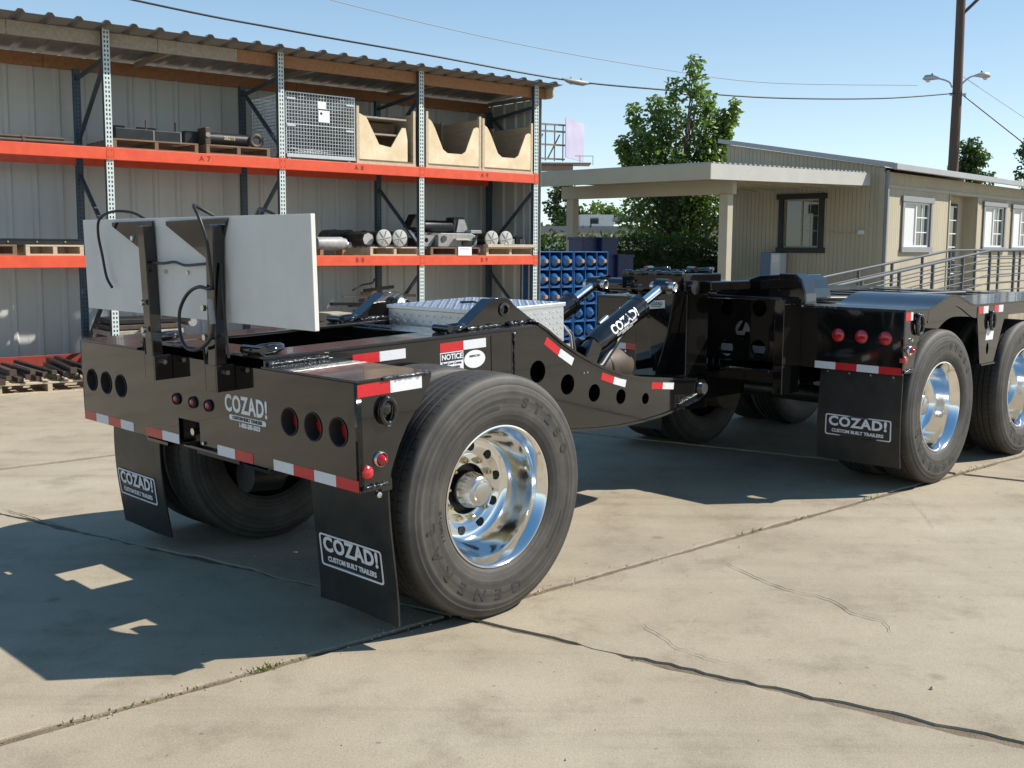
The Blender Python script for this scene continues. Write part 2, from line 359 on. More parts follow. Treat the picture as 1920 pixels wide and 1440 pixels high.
def circ(cx, cy, r, n=28, ry=None): return [(cx + r * math.cos(2 * math.pi * i / n), cy + (ry or r) * math.sin(2 * math.pi * i / n)) for i in range(n)]
def rrect(x0, x1, y0, y1, r, n=5):
    out = []
    for cx, cy, a0 in ((x1 - r, y1 - r, 0), (x0 + r, y1 - r, 90), (x0 + r, y0 + r, 180), (x1 - r, y0 + r, 270)):
        for i in range(n + 1):
            a = R(a0 + 90 * i / n); out.append((cx + r * math.cos(a), cy + r * math.sin(a)))
    return out
def densify(lp, step=.03):
    out = []
    for a, b in zip(lp, lp[1:] + lp[:1]):
        n = max(1, int(math.hypot(b[0] - a[0], b[1] - a[1]) / step)); out += [(a[0] + (b[0] - a[0]) * i / n, a[1] + (b[1] - a[1]) * i / n) for i in range(n)]
    return out
PLANE = {'side': Matrix(((0, 0, 1, 0), (1, 0, 0, 0), (0, 1, 0, 0), (0, 0, 0, 1))),      # x->Y, y->Z, out->+X
         'lside': Matrix(((0, 0, -1, 0), (-1, 0, 0, 0), (0, 1, 0, 0), (0, 0, 0, 1))),   # seen from -X
         'rear': Matrix(((1, 0, 0, 0), (0, 0, -1, 0), (0, 1, 0, 0), (0, 0, 0, 1))),     # x->X, y->Z, out->-Y
         'top': Matrix.Identity(4)}
def _curve_mesh(cu, mtx, name):
    o = bpy.data.objects.new('tmp', cu)
    me = bpy.data.meshes.new_from_object(o)
    bpy.data.objects.remove(o); bpy.data.curves.remove(cu)
    me.name = name; me.transform(mtx); me.materials.clear()
    return me
def plate_mesh(name, loops, thick, plane, off=0.0, bevel=0.0):
    """flat plate with holes: loops of 2D points; its outer face lies at `off` along the plane's outward axis"""
    cu = bpy.data.curves.new(name, 'CURVE'); cu.dimensions = '2D'; cu.fill_mode = 'BOTH'
    cu.extrude = thick / 2 - bevel; cu.bevel_depth = bevel; cu.bevel_resolution = 1
    if bevel: cu.offset = -bevel
    for lp in loops:
        sp = cu.splines.new('POLY'); sp.points.add(len(lp) - 1); sp.use_cyclic_u = True
        for i, p in enumerate(lp): sp.points[i].co = (p[0], p[1], 0, 1)
    me = _curve_mesh(cu, PLANE[plane] @ Matrix.Translation((0, 0, off - thick / 2)), name)
    return me
def plate(name, loops, thick, plane, off, m, parent, bevel=0.0):
    return meshobj(name, plate_mesh(name, loops, thick, plane, off, bevel), m, parent)
def text_mesh(s, size, bold=0.0, extrude=0.0006, sx=1.0, mtx=None, align='CENTER', space=1.0):
    cu = bpy.data.curves.new('lettering', 'FONT'); cu.body = s; cu.size = size; cu.offset = bold; cu.extrude = extrude
    cu.align_x = align; cu.align_y = 'CENTER'; cu.resolution_u = 3; cu.space_character = space
    return _curve_mesh(cu, (mtx or Matrix.Identity(4)) @ Matrix.Diagonal((sx, 1, 1, 1)), 'lettering')
def text(s, size, plane, x, y, off, m, parent, bold=0.0, sx=1.0, rot=0.0, space=1.0, name='lettering'):
    mt = PLANE[plane] @ Matrix.Translation((x, y, off)) @ Matrix.Rotation(rot, 4, 'Z')
    return meshobj(name, text_mesh(s, size, bold, .0006, sx, mt, space=space), m, parent)
def copy_tree(o, parent=None):
    c = o.copy(); COL.objects.link(c); c.parent = parent
    for ch in list(o.children):
        copy_tree(ch, c)
    return c
def tape(parent, plane, pts, off, seq, h):
    """reflective tape: segments along a polyline of 2D centre points, alternating colours"""
    for i, k in enumerate(seq):
        (x0, y0), (x1, y1) = pts[i], pts[i + 1]
        dx, dy = x1 - x0, y1 - y0; L = math.hypot(dx, dy); nx, ny = -dy / L * h / 2, dx / L * h / 2
        q = [(x0 - nx, y0 - ny), (x1 - nx, y1 - ny), (x1 + nx, y1 + ny), (x0 + nx, y0 + ny)]
        plate('reflective_tape', [q], .0016, plane, off + .0016, 'tape_red' if k == 'r' else 'tape_white', parent)
def lin(p, q, n): return [(p[0] + (q[0] - p[0]) * i / n, p[1] + (q[1] - p[1]) * i / n) for i in range(n + 1)]
def bead(parent, p, q, r=.006, n=26, m='weld_black'):
    """weld bead: a lumpy run of metal along a seam"""
    p = Vector(p); q = Vector(q); pts = []; rr = []; r *= 1.35; n = int(n * 1.3)
    for i in range(n + 1):
        pts.append(p.lerp(q, i / n) + Vector((random.uniform(-1, 1), random.uniform(-1, 1), random.uniform(-.5, .8))) * r * .3); rr.append(r * random.uniform(.6, 1.4))
    return MB().tube(pts, rr, 7).build('weld_bead', m, parent, smooth=80)

# ------------------------------------------------------------------ ground: dirt sheet with concrete slabs laid over it
gm = MB().add([(-700, -300, -.013), (700, -300, -.013), (700, 1200, -.013), (-700, 1200, -.013)], [(0, 1, 2, 3)])
ground = tag(gm.build('ground', 'dirt'), kind='structure')
far = MB()
for x0, x1, y0, y1 in ((-60, 90, 46, 400), ): far.add([(x0, y0, -.012), (x1, y0, -.012), (x1, y1, -.012), (x0, y1, -.012)], [(0, 1, 2, 3)])
tag(far.build('far_pavement', 'concrete'), kind='structure')
yard = bpy.data.objects.new('concrete_yard', None); COL.objects.link(yard); tag(yard, kind='structure')
JO = Vector((0.10, 4.54)); JU = Vector((math.sin(R(49.5)), math.cos(R(49.5)))); JV = Vector((math.sin(R(121)), math.cos(R(121))))
def yardpt(s, t): return JO + JU * s + JV * t
rg = random.Random(3)
def jag(p, q, n, amp, inward):
    out = []; off = 0
    for i in range(n):
        f = i / n; off = off * .72 + rg.uniform(-amp, amp) * .7
        e = min(1, min(f, 1 - f) * 8)
        w = p.lerp(q, f) + inward * (off * e + rg.uniform(-amp, amp) * .25)
        out.append(w)
    return out
DS, DT = 4.41, 4.5
for i in range(-4, 9):
    for k in range(-9, 3):
        s0, s1, t0, t1 = -.45 + DS * i, -.45 + DS * (i + 1), DT * k, DT * (k + 1)
        near = abs(i + .5) <= 2 and k in (-1, 0)
        g0, g1 = .022, .027
        a, b, c, d = yardpt(s0 + g0, t0 + g1), yardpt(s1 - g0, t0 + g1), yardpt(s1 - g0, t1 - g1), yardpt(s0 + g0, t1 - g1)
        n = 90 if near else 16; am = .0105 if near else .004
        poly = jag(a, b, n, am * .7, JV) + jag(b, c, n, am * 1.9, -JU) + jag(c, d, n, am * .7, -JV) + jag(d, a, n, am * 1.9, JU)
        z = rg.uniform(-.004, .003)
        m_ = len(poly)
        top = [(p.x, p.y, z) for p in poly]
        cen = sum(poly, Vector((0, 0))) / m_
        low = [(p.x + (cen - p).normalized().x * -.004, p.y + (cen - p).normalized().y * -.004, z - .006) for p in poly]
        bot = [(q[0], q[1], z - .05) for q in low]
        mb = MB(); mb.v = top + low + bot
        mb.f = [tuple(range(m_))] + [(j, (j + 1) % m_, m_ + (j + 1) % m_, m_ + j) for j in range(m_)] + [(m_ + j, m_ + (j + 1) % m_, 2 * m_ + (j + 1) % m_, 2 * m_ + j) for j in range(m_)]
        mb.build('slab', 'concrete', yard)
# hairline cracks
def crack(pts, w):
    P = []
    for a, b in zip(pts, pts[1:]):
        a = Vector(a); b = Vector(b); nn = max(3, int((b - a).length / .03))
        for i in range(nn): P.append(a.lerp(b, i / nn) + Vector((rg.uniform(-1, 1), rg.uniform(-1, 1))) * .008)
    P.append(Vector(pts[-1])); vs = []; N = len(P)
    for i, p in enumerate(P):
        d = (P[min(i + 1, N - 1)] - P[max(0, i - 1)]).normalized(); nrm = Vector((-d.y, d.x)); ww = w * rg.uniform(.2, 1) * min(1, min(i, N - 1 - i) / 5 + .1)
        vs += [(*(p + nrm * ww), .0036), (*(p - nrm * ww), .0036)]
    MB().add(vs, [(2 * i, 2 * i + 1, 2 * i + 3, 2 * i + 2) for i in range(N - 1)]).build('crack', 'crack_dark', yard)
for pts, w in (([(1.028, 5.101), (1.132, 4.846), (1.251, 4.614), (1.427, 4.474), (1.467, 4.306), (1.56, 4.212), (1.55, 4.033)], 0.0035), ([(0.496, 4.286), (0.539, 4.174), (0.652, 3.905), (0.772, 3.776), (0.88, 3.718)], 0.002), ([(2.499, 6.439), (2.402, 5.857), (2.349, 5.576)], 0.0015), ([(-3.001, 5.976), (-2.722, 5.778), (-2.499, 5.613)], 0.006), ([(-0.886, 7.119), (-1.045, 6.703), (-1.378, 6.616)], 0.003), ([(-7.165, 14.781), (-6.115, 12.329)], 0.003)):
    crack(pts, w)
# weeds and grit in the joints
def leafquad(mb, p, d, up, L, W):
    d = Vector(d).normalized(); sd = d.cross(Vector(up))
    if sd.length < 1e-3: sd = Vector((1, 0, 0))
    sd.normalize(); p = Vector(p); m1 = p + d * L * .5
    mb.add([p, m1 + sd * W / 2, p + d * L, m1 - sd * W / 2], [(0, 1, 2, 3)])
wd = MB()
for s, t, n, sp, hh in [(-1.304, 0.0, 60, 0.03, 0.03), (-1.186, 0.0, 20, 0.04, 0.02), (-2.007, 0.0, 30, 0.05, 0.015), (-1.704, 0.0, 30, 0.06, 0.015), (-1.596, 0.0, 30, 0.06, 0.012), (-0.945, 0.0, 10, 0.04, 0.015), (-0.485, 0.852, 14, 0.01, 0.02), (1.646, 0.0, 30, 0.08, 0.02), (2.179, 0.0, 30, 0.1, 0.02), (2.826, 0.0, 40, 0.08, 0.025), (4.192, 0.0, 50, 0.15, 0.03), (-1.856, 0.0, 20, 0.08, 0.012)]:
    for _ in range(int(n * .45)):
        o = yardpt(s + rg.gauss(0, sp), t + rg.gauss(0, .012))
        a = rg.uniform(0, 6.28); tl = rg.uniform(.3, 1.3)
        leafquad(wd, (o.x, o.y, -.012), (math.cos(a) * tl, math.sin(a) * tl, 1), (math.sin(a), -math.cos(a), .2), hh * rg.uniform(.5, 1.1) + .008, .006)
tag(wd.build('joint_weeds', 'grass'), 'small green weeds growing in the joints of the concrete', 'weeds', kind='stuff')
gr = MB()
for _ in range(900):
    if rg.random() < .6: o = yardpt(rg.uniform(-4, 7), rg.choice((0, 0, 0, -4.5)) + rg.gauss(0, .03))
    else: o = yardpt(rg.uniform(-3, 6), rg.uniform(-4, 3.4))
    r = rg.uniform(.002, .0055) * (1.7 if rg.random() < .06 else 1); z = r * .4 if rg.random() < .9 else r * .5
    gr.add([(o.x - r, o.y, 0.001), (o.x, o.y - r * .8, .001), (o.x + r, o.y + r * .2, .001), (o.x, o.y + r, .001), (o.x + r * .2, o.y, r * 1.1)], [(0, 1, 4), (1, 2, 4), (2, 3, 4), (3, 0, 4)])
tag(gr.build('grit', 'pebble'), 'loose grit and small stones scattered over the concrete', 'grit', kind='stuff')

# ------------------------------------------------------------------ wheels
WHEEL = {}
def make_wheel_meshes():
    Rt, hw = .515, .138
    # tyre: x=0 is its middle, outward is +X
    prof = [(-.095, .292), (-.120, .315), (-.136, .37), (-.140, .42), (-.134, .465), (-.122, .493), (-.112, .505)]
    xs = [-.105, -.066, -.062, -.056, -.052, -.024, -.020, -.013, -.009]
    tread_l = [(-.105, Rt - .004), (-.068, Rt), (-.066, Rt - .013), (-.058, Rt - .013), (-.056, Rt), (-.024, Rt + .001), (-.022, Rt - .013), (-.014, Rt - .013), (-.012, Rt + .001)]
    tread_r = [(-x, r) for x, r in reversed(tread_l)]
    side_r = [(.112, .505), (.118, .500), (.1195, .4975), (.122, .493), (.128, .480), (.1305, .474), (.1298, .470), (.1345, .460), (.1385, .440), (.1378, .437), (.1402, .425), (.1402, .395), (.1375, .368), (.1385, .364), (.133, .345), (.126, .325), (.119, .309), (.110, .300), (.100, .292)]
    tyre = MB().lathe(prof + tread_l + tread_r + side_r, 96, caps=False)
    WHEEL['tyre'] = tyre.mesh('wheel', 35); WHEEL['tyre'].materials.append(MATS['rubber'])
    # outer dual rim: deep dish with disc far inside; hand holes modelled as dark cups
    d = -.085
    rim = [(.096, .300), (.110, .3035), (.117, .301), (.118, .295), (.112, .288), (.098, .283), (.080, .270), (.050, .262), (.020, .258), (-.010, .252), (-.040, .244), (d + .022, .232), (d + .008, .222), (d + .001, .208), (d, .196), (d - .003, .170), (d + .004, .158), (d + .006, .150), (d + .006, .112), (d + .003, .109)]
    r_ = MB().lathe(rim, 96, caps=False)
    WHEEL['rim'] = r_.mesh('rim', 40); WHEEL['rim'].materials.append(MATS['chrome'])
    # back barrel so that the wheel is closed from behind
    WHEEL['barrel'] = MB().lathe([(-.10, .296), (-.10, .26), (d - .06, .25), (d - .055, .12), (d - .001, .1095), (d - .03, .105), (d - .03, .05)], 48, caps=False).mesh('wheel_back', 40); WHEEL['barrel'].materials.append(MATS['steel_black'])
    hub = MB().lathe([(d - .05, .080), (d + .028, .080), (d + .035, .0785), (d + .088, .066), (d + .094, .060), (d + .097, .050), (d + .097, .046), (d + .101, .044), (d + .104, .034), (d + .105, .0)], 40)
    WHEEL['hub'] = hub.mesh('hub', 30); WHEEL['hub'].materials.append(MATS['hub_steel'])
    nut = MB().lathe([(0, .0165), (.005, .0165), (.006, .0135), (.020, .0130), (.023, .009), (.024, .0065), (.034, .006), (.034, 0)], 6)
    WHEEL['nut'] = nut.mesh('lug_nut', 30); WHEEL['nut'].materials.append(MATS['brass'])
    hole = MB().lathe([(.0016, .0205), (.0016, .0)], 18, caps=False)
    WHEEL['hole'] = hole.mesh('hand_hole', 40); WHEEL['hole'].materials.append(MATS['dark_hole'])
    WHEEL['d'] = d
    # inner dual wheel: plain dark disc
    inner = MB().lathe([(.100, .292), (.10, .28), (.07, .265), (-.05, .25), (-.10, .22), (-.10, 0)], 48)
    WHEEL['inner'] = inner.mesh('rim', 40); WHEEL['inner'].materials.append(MATS['steel_black'])
    # raised sidewall lettering, set on an arc
    def arc(s, rad, a0, step, size, x=.1403):
        ms = []
        for i, ch in enumerate(s):
            a = R(a0 - step * i)     # angle measured from +Y towards +Z, clockwise reading
            mt = Matrix.Translation((x, 0, 0)) @ PLANE['side'] @ Matrix.Rotation(a - math.pi / 2, 4, 'Z') @ Matrix.Translation((0, rad, 0))
            ms.append(text_mesh(ch, size, .0016, .0012, 1.45, mt))
        return ms
    bm = bmesh.new()
    for me in arc('GENERAL', .405, -88, 15.5, .060) + arc('ST250', .405, 62, 12.2, .056) + arc('11R24.5', .352, 190, 3.2, .018, .1372):
        bm.from_mesh(me); bpy.data.meshes.remove(me)
    def streak(rad, a0, a1, w, x):
        n = 16; vo = []
        for i in range(n + 1):
            a = R(a0 + (a1 - a0) * i / n); ww = w * (1 - .6 * i / n)
            vo.append((bm.verts.new((x, math.cos(a) * (rad - ww), math.sin(a) * (rad - ww))), bm.verts.new((x, math.cos(a) * (rad + ww), math.sin(a) * (rad + ww)))))
        for i in range(n): bm.faces.new((vo[i][0], vo[i][1], vo[i + 1][1], vo[i + 1][0]))
    for rad, a0, a1, x in ((.382, 84, 150, .1400), (.408, 78, 128, .1410), (.386, -55, -28, .1400), (.410, -42, -18, .1410)): streak(rad, a0, a1, .0075, x)
    me = bpy.data.meshes.new('lettering'); bm.to_mesh(me); bm.free(); me.materials.append(MATS['rubber_dark']); WHEEL['letters'] = me
make_wheel_meshes()
def wheel(parent, x, y, z, side, kind, spin=0.0, detail=True):
    """side=+1: outer face towards +X; kind 'outer' dual or 'inner' dual"""
    w = meshobj('wheel', WHEEL['tyre'], None, parent); w.location = (x, y, z); w.rotation_euler = (spin, 0, 0 if side > 0 else math.pi)
    if kind == 'inner':
        meshobj('rim', WHEEL['inner'], None, w); return w
    meshobj('rim', WHEEL['rim'], None, w)
    if detail:
        meshobj('hub', WHEEL['hub'], None, w); meshobj('wheel_back', WHEEL['barrel'], None, w)
        for k in range(10):
            a = 2 * math.pi * (k + .5) / 10
            o = meshobj('lug_nut', WHEEL['nut'], None, w); o.location = (WHEEL['d'] + .006, .131 * math.cos(a), .131 * math.sin(a))
            a = 2 * math.pi * k / 10
            o = meshobj('hand_hole', WHEEL['hole'], None, w); o.location = (WHEEL['d'] - .0005, .1835 * math.cos(a), .1835 * math.sin(a))
        meshobj('lettering', WHEEL['letters'], None, w)
    return w

def flap(parent, x0, x1, y, z0, z1, lx0, lx1, lz0, lz1, seed):
    """rubber mud flap with its framed logo, hanging slightly curved"""
    r2 = random.Random(seed); nx, nz = 8, 14; mb = MB(); vs = []
    def cv(u, v): return .034 * math.sin(v * 2.4 + seed) * (1 - v) + .035 * (u - .5) * (1 - v) + .016 * math.sin(u * 3.1 + seed) * (1 - v)
    for sgn in (0, .008):
        for j in range(nz + 1):
            for i in range(nx + 1):
                u, v = i / nx, j / nz; vs.append((x0 + (x1 - x0) * u, y + cv(u, v) + sgn, z0 + (z1 - z0) * v))
    n1 = (nx + 1) * (nz + 1); fs = []
    for j in range(nz):
        for i in range(nx):
            a = j * (nx + 1) + i; q = (a, a + 1, a + nx + 2, a + nx + 1); fs += [q, tuple(n1 + k for k in q[::-1])]
    per = [i for i in range(nx + 1)] + [j * (nx + 1) + nx for j in range(1, nz + 1)] + [nz * (nx + 1) + i for i in range(nx - 1, -1, -1)] + [j * (nx + 1) for j in range(nz - 1, 0, -1)]
    for a, b in zip(per, per[1:] + per[:1]): fs.append((b, a, n1 + a, n1 + b))
    o = mb.add(vs, fs).build('mud_flap', 'flap_black', parent, smooth=50)
    def warp(me):
        for v in me.vertices:
            u = (v.co.x - x0) / (x1 - x0); vv = (v.co.z - z0) / (z1 - z0); v.co.y += cv(u, vv)
    W, H = lx1 - lx0, lz1 - lz0; cx, cz = (lx0 + lx1) / 2, (lz0 + lz1) / 2
    parts = [plate_mesh('logo_frame', [densify(rrect(lx0, lx1, lz0, lz1, .014)), densify(rrect(lx0 + .0075, lx1 - .0075, lz0 + .0075, lz1 - .0075, .010))], .002, 'rear', -y + .0045)]
    parts.append(text_mesh('COZAD!', H * .62, .0032, .0008, W * .90 / (H * .62 * 4.15), PLANE['rear'] @ Matrix.Translation((cx, cz + H * .17, -y + .0042)), space=1.1))
    parts.append(text_mesh('CUSTOM BUILT TRAILERS', H * .215, .0011, .0008, W * .90 / (H * .215 * 13.1), PLANE['rear'] @ Matrix.Translation((cx, cz - H * .27, -y + .0042))))
    for me, nm in zip(parts, ('logo_frame', 'lettering', 'lettering')):
        warp(me); meshobj(nm, me, 'decal_white', o)
    for u in (.1, .37, .63, .9):
        MB().lathe([(y - .010, .008), (y - .004, .010), (y - .001, .010)], 6, 'Y', (x0 + (x1 - x0) * u, 0, z1 - .025)).build('bolt', 'steel_pin', o)
    return o

def clevis(parent, x, y, z, rot, m='gloss_black', s=1.0):
    """flat D-shaped tie-down ring lying on the frame, with its pin"""
    pts = [(math.cos(a) * .062 * s, math.sin(a) * .05 * s) for a in [R(-115 + 230 * i / 16) for i in range(17)]]
    pts = [(-.085 * s, -.035 * s)] + pts + [(-.085 * s, .035 * s)]
    c, s_ = math.cos(rot), math.sin(rot)
    mb = MB().tube([(x + px * c - py * s_, y + px * s_ + py * c, z + .017 * s + .01 * math.sin(px * 9)) for px, py in pts], .0145 * s, 10)
    o = mb.build('tie_down_ring', m, parent, smooth=60)
    MB().tube([(x + (-.075 * s) * c - py * s_, y + (-.075 * s) * s_ + py * c, z + .02 * s) for py in (-.06 * s, .06 * s)], .019 * s, 12).build('ring_pin', m, o, smooth=40)
    return o
def hang_ring(parent, x, y, z, ry=.034, rz=.046, t=.009):
    o = MB().tube([(x + .016, y + ry * math.cos(a), z + rz * math.sin(a)) for a in [2 * math.pi * i / 24 for i in range(24)]], t, 8, closed=True).build('side_ring', 'gloss_black', parent, smooth=70)
    MB().lathe([(x, .024), (x + .012, .022), (x + .016, .012), (x + .016, 0)], 16, 'X', (0, y, z + rz * .2)).build('ring_boss', 'gloss_black', o, smooth=40)
    MB().lathe([(x, .010), (x + .016, .010), (x + .020, 0)], 10, 'X', (0, y + .002, z - rz * 1.05)).build('ring_stop', 'steel_pin', o, smooth=40)
    return o
def round_lamp(parent, plane, x, y, off, r, deep=.0, bezel=None, cone=0.0):
    """red lamp: dome lens; deep>0 sets it back in a hole of the plate"""
    prof = [(-.02, r), (0, r), (.006, r * .93), (.010 + cone * .6, r * .6), (.013 + cone, r * .25 if cone == 0 else .004), (.0135 + cone, 0)]
    mb = MB().lathe(prof, 24, 'Z', (x, y, off - deep))
    me = mb.mesh('lamp', 50); me.transform(PLANE[plane]); o = meshobj('lamp', me, 'lens_red', parent)
    if bezel:
        me = MB().lathe([(0, r * 1.35), (.008, r * 1.3), (.012, r * 1.12), (.006, r * 1.0), (0, r)], 24, 'Z', (x, y, off - deep), caps=False).mesh('bezel', 40); me.transform(PLANE[plane]); meshobj('bezel', me, bezel, o)
    return o

# ------------------------------------------------------------------ rear booster dolly (local: X right, Y forward, Z up)
T = thing('booster_trailer', 'near black booster dolly with one axle, polished deep-dish wheels and a curved front arm', 'trailer', (-.8436, 5.0474, 0), azrot(44), rotx=R(1.8))
HW = 1.145
RX = .525           # outer face of frame rails
yr = -.742          # rear face of the bumper plate
bump = [(-HW, .677), (-.165, .677), (-.165, .80), (.16, .80), (.16, .677), (HW, .677), (HW, 1.079), (-HW, 1.079)]
HX = (.715, .872, 1.030)
holes = [circ(s * hx, .889, .052) for hx in HX for s in (-1, 1)]
bumper = plate('rear_bumper', [bump] + holes, .022, 'rear', -yr, 'gloss_black', T)
for s in (-1, 1):
    for hx in HX:
        me = MB().lathe([(.003, .057), (.005, .054), (.003, .0515), (-.05, .0515), (-.05, .046)], 28, 'Z', (s * hx, .889, -yr), caps=False).mesh('grommet', 40); me.transform(PLANE['rear']); meshobj('grommet', me, 'rubber_dark', bumper)
        round_lamp(bumper, 'rear', s * hx + .012, .889, -yr, .046, deep=.042)
        MB().box(s * hx - .07, s * hx + .07, yr + .075, yr + .085, .82, .96).build('lamp_box', 'steel_black', bumper)
for x in (-.168, -.023, .108): round_lamp(bumper, 'rear', x, .885, -yr + .002, .020, bezel='rubber_dark')
tape(bumper, 'rear', lin((-HW + .004, .700), (-.605, .700), 4), -yr, 'rwrw', .044)
tape(bumper, 'rear', lin((-.475, .700), (-.168, .700), 2), -yr, 'rw', .044)
tape(bumper, 'rear', lin((.163, .700), (.440, .700), 2), -yr, 'wr', .044)
tape(bumper, 'rear', lin((.592, .700), (HW - .002, .700), 4), -yr, 'wrwr', .044)
text('COZAD!', .098, 'rear', .402, .912, -yr + .001, 'decal_white', bumper, bold=.0032, sx=.80, space=1.1)
plate('logo_band', [rrect(.272, .548, .846, .868, .010)], .0016, 'rear', -yr + .0012, 'decal_white', bumper)
text('CUSTOM BUILT TRAILERS', .020, 'rear', .41, .857, -yr + .0024, 'decal_dark', bumper, bold=.0006, sx=.98)
text('1-800-285-5033', .026, 'rear', .425, .830, -yr + .001, 'decal_white', bumper, bold=.0012, sx=.95)
# notch in the middle of the bumper: back plate, bolted cover and hitch pin
plate('notch_cover', [[(-.035, .690), (.158, .690), (.158, .815), (-.035, .815)]], .012, 'rear', -yr - .030, 'gloss_black', T)
MB().box(-.18, .18, yr + .09, yr + .10, .62, .82).build('notch_back', 'steel_black', T)
for bx, bz in ((-.015, .80), (.14, .80), (.0, .70), (.14, .70)):
    MB().lathe([(0, .008), (.006, .008), (.009, .004), (.009, 0)], 8, 'Y', (bx, yr + .021, bz)).build('bolt', 'steel_pin', T)
MB().lathe([(yr + .02, .016), (yr + .085, .016)], 16, 'Y', (-.085, 0, .742)).build('hitch_pin', 'steel_pin', T, smooth=40)
MB().box(-.175, .17, yr + .022, yr + .2, .662, .676).build('bottom_ledge', 'gloss_black', T, bevel=.003)
# corner decks, side plates
for s in (-1, 1):
    xo, xi = s * HW, s * (RX + .001)
    MB().box(min(xo, xi), max(xo, xi), yr + .001, -.385, 1.0795, 1.0895).build('corner_deck', 'deck_black', T, bevel=.002)
    sp = [(yr, .692), (-.608, .692), (-.600, .73), (-.588, .760), (-.560, .82), (-.518, .891), (-.455, .965), (-.405, 1.03), (-.392, 1.06), (-.389, 1.079), (yr, 1.079)]
    pl = plate('side_plate', [sp], .014, 'side' if s > 0 else 'lside', HW, 'gloss_black', T) if s > 0 else plate('side_plate', [[(-a, z) for a, z in sp]], .014, 'lside', HW, 'gloss_black', T)
    # return edge of the side plate that follows the tyre
    edge = sp[1:10]
    mb = MB()
    for (a0, z0), (a1, z1) in zip(edge, edge[1:]): mb.add([(xo, a0, z0), (xo, a1, z1), (xo - s * .42, a1, z1), (xo - s * .42, a0, z0), (xo, a0 + .008, z0 + .002), (xo, a1 + .008, z1 + .002), (xo - s * .42, a1 + .008, z1 + .002), (xo - s * .42, a0 + .008, z0 + .002)],
                                                         [(0, 1, 2, 3), (7, 6, 5, 4), (0, 4, 5, 1), (2, 6, 7, 3), (1, 5, 6, 2), (0, 3, 7, 4)])
    mb.build('wheel_guard', 'gloss_black', T, smooth=50)
    if s > 0:
        tape(pl, 'side', lin((yr + .004, 1.051), (-.432, 1.051), 2), HW, 'rw', .046)
        hang_ring(pl, HW, -.61, .965)
        round_lamp(pl, 'side', -.704, .747, HW + .001, .027)
        round_lamp(pl, 'side', -.644, .787, HW + .001, .023, bezel='steel_pin', cone=.022)
        bead(pl, (HW + .003, -.62, 1.084), (HW + .003, -.40, 1.082), .005, 30)
        bead(pl, (HW + .003, yr + .01, .690), (HW + .003, -.615, .690), .007, 22)
        MB().box(HW - .03, HW + .014, yr + .006, -.61, .680, .688).build('bottom_flange', 'gloss_black', pl)
        MB().lathe([(HW - .01, .012), (HW + .006, .012), (HW + .008, .006), (HW + .008, 0)], 6, 'X', (0, -.655, .655)).build('bolt', 'steel_pin', pl)
    MB().box(min(s * .62, s * 1.12), max(s * .62, s * 1.12), -.62, -.57, .655, .70).build('flap_bracket', 'gloss_black', T)
    bead(T, (s * (RX + .012), yr + .03, 1.094), (s * (RX + .012), -.42, 1.094), .0065, 34)
flap(T, .615, 1.112, -.585, .105, .668, .642, 1.042, .255, .395, 1)
flap(T, -1.16, -.665, -.585, .095, .668, -1.135, -.735, .255, .395, 2)
# frame rails
for s in (-1, 1):
    xo, xi = s * RX, s * (RX - .20)
    rl = MB().box(min(s * RX, s * (RX - .014)), max(s * RX, s * (RX - .014)), yr + .023, .70, .66, 1.112).build('frame_rail', 'gloss_black', T, bevel=.002)
    MB().box(min(xo + s * .004, xi), max(xo + s * .004, xi), yr + .023, .86, 1.1125, 1.128).build('top_flange', 'deck_black', rl, bevel=.003)
    MB().box(min(xo, xi), max(xo, xi), yr + .023, .70, .645, .659).build('bottom_flange', 'gloss_black', rl)
    pln = 'side' if s > 0 else 'lside'
    if s > 0:
        tape(rl, 'side', lin((-.285, 1.068), (.012, 1.068), 2), RX, 'rw', .044)
        tape(rl, 'side', lin((.220, 1.070), (.520, 1.070), 2), RX, 'rw', .044)
        sg = plate('notice_decal', [[(.220, .955), (.368, .955), (.368, 1.046), (.220, 1.046)]], .0016, 'side', RX + .0016, 'decal_white', rl)
        plate('notice_header', [[(.224, 1.003), (.364, 1.003), (.364, 1.042), (.224, 1.042)]], .001, 'side', RX + .0026, 'decal_dark', sg)
        text('NOTICE', .036, 'side', .294, 1.0225, RX + .003, 'decal_white', sg, bold=.0009, sx=1.02)
        text('Read Low Comm', .017, 'side', .294, .992, RX + .0022, 'decal_dark', sg, bold=.0004)
        text('before operating', .015, 'side', .294, .975, RX + .0022, 'decal_dark', sg, bold=.0003)
        plate('oval_decal', [circ(.443, .997, .070, 32, .043)], .0016, 'side', RX + .0016, 'decal_white', rl)
        text('INSPECTED', .014, 'side', .443, 1.012, RX + .0020, 'decal_dark', rl, bold=.0003)
        MB().box(RX - .02, RX + .003, .555, .560, .70, 1.10).build('seam_strip', 'gloss_black', rl)
        bead(rl, (RX + .002, .7165, .66), (RX + .002, .7165, 1.10), .005, 30)
# cross members
MB().box(-.325, .325, yr + .023, yr + .20, 1.113, 1.126).build('rear_cross_member', 'deck_black', T, bevel=.003)
MB().box(-.325, .325, yr + .19, yr + .20, .70, 1.112).build('cross_plate', 'gloss_black', T)
MB().box(-.325, .325, .36, .56, 1.100, 1.112).build('front_cross_member', 'deck_black', T, bevel=.003)
MB().box(-.325, .325, .36, .372, .70, 1.099).build('cross_plate', 'gloss_black', T)
MB().box(-.324, .324, -.16, .16, .86, .875).build('floor_plate', 'steel_black', T)
bead(T, (-.32, .40, 1.118), (-.05, .40, 1.118), .006, 26)
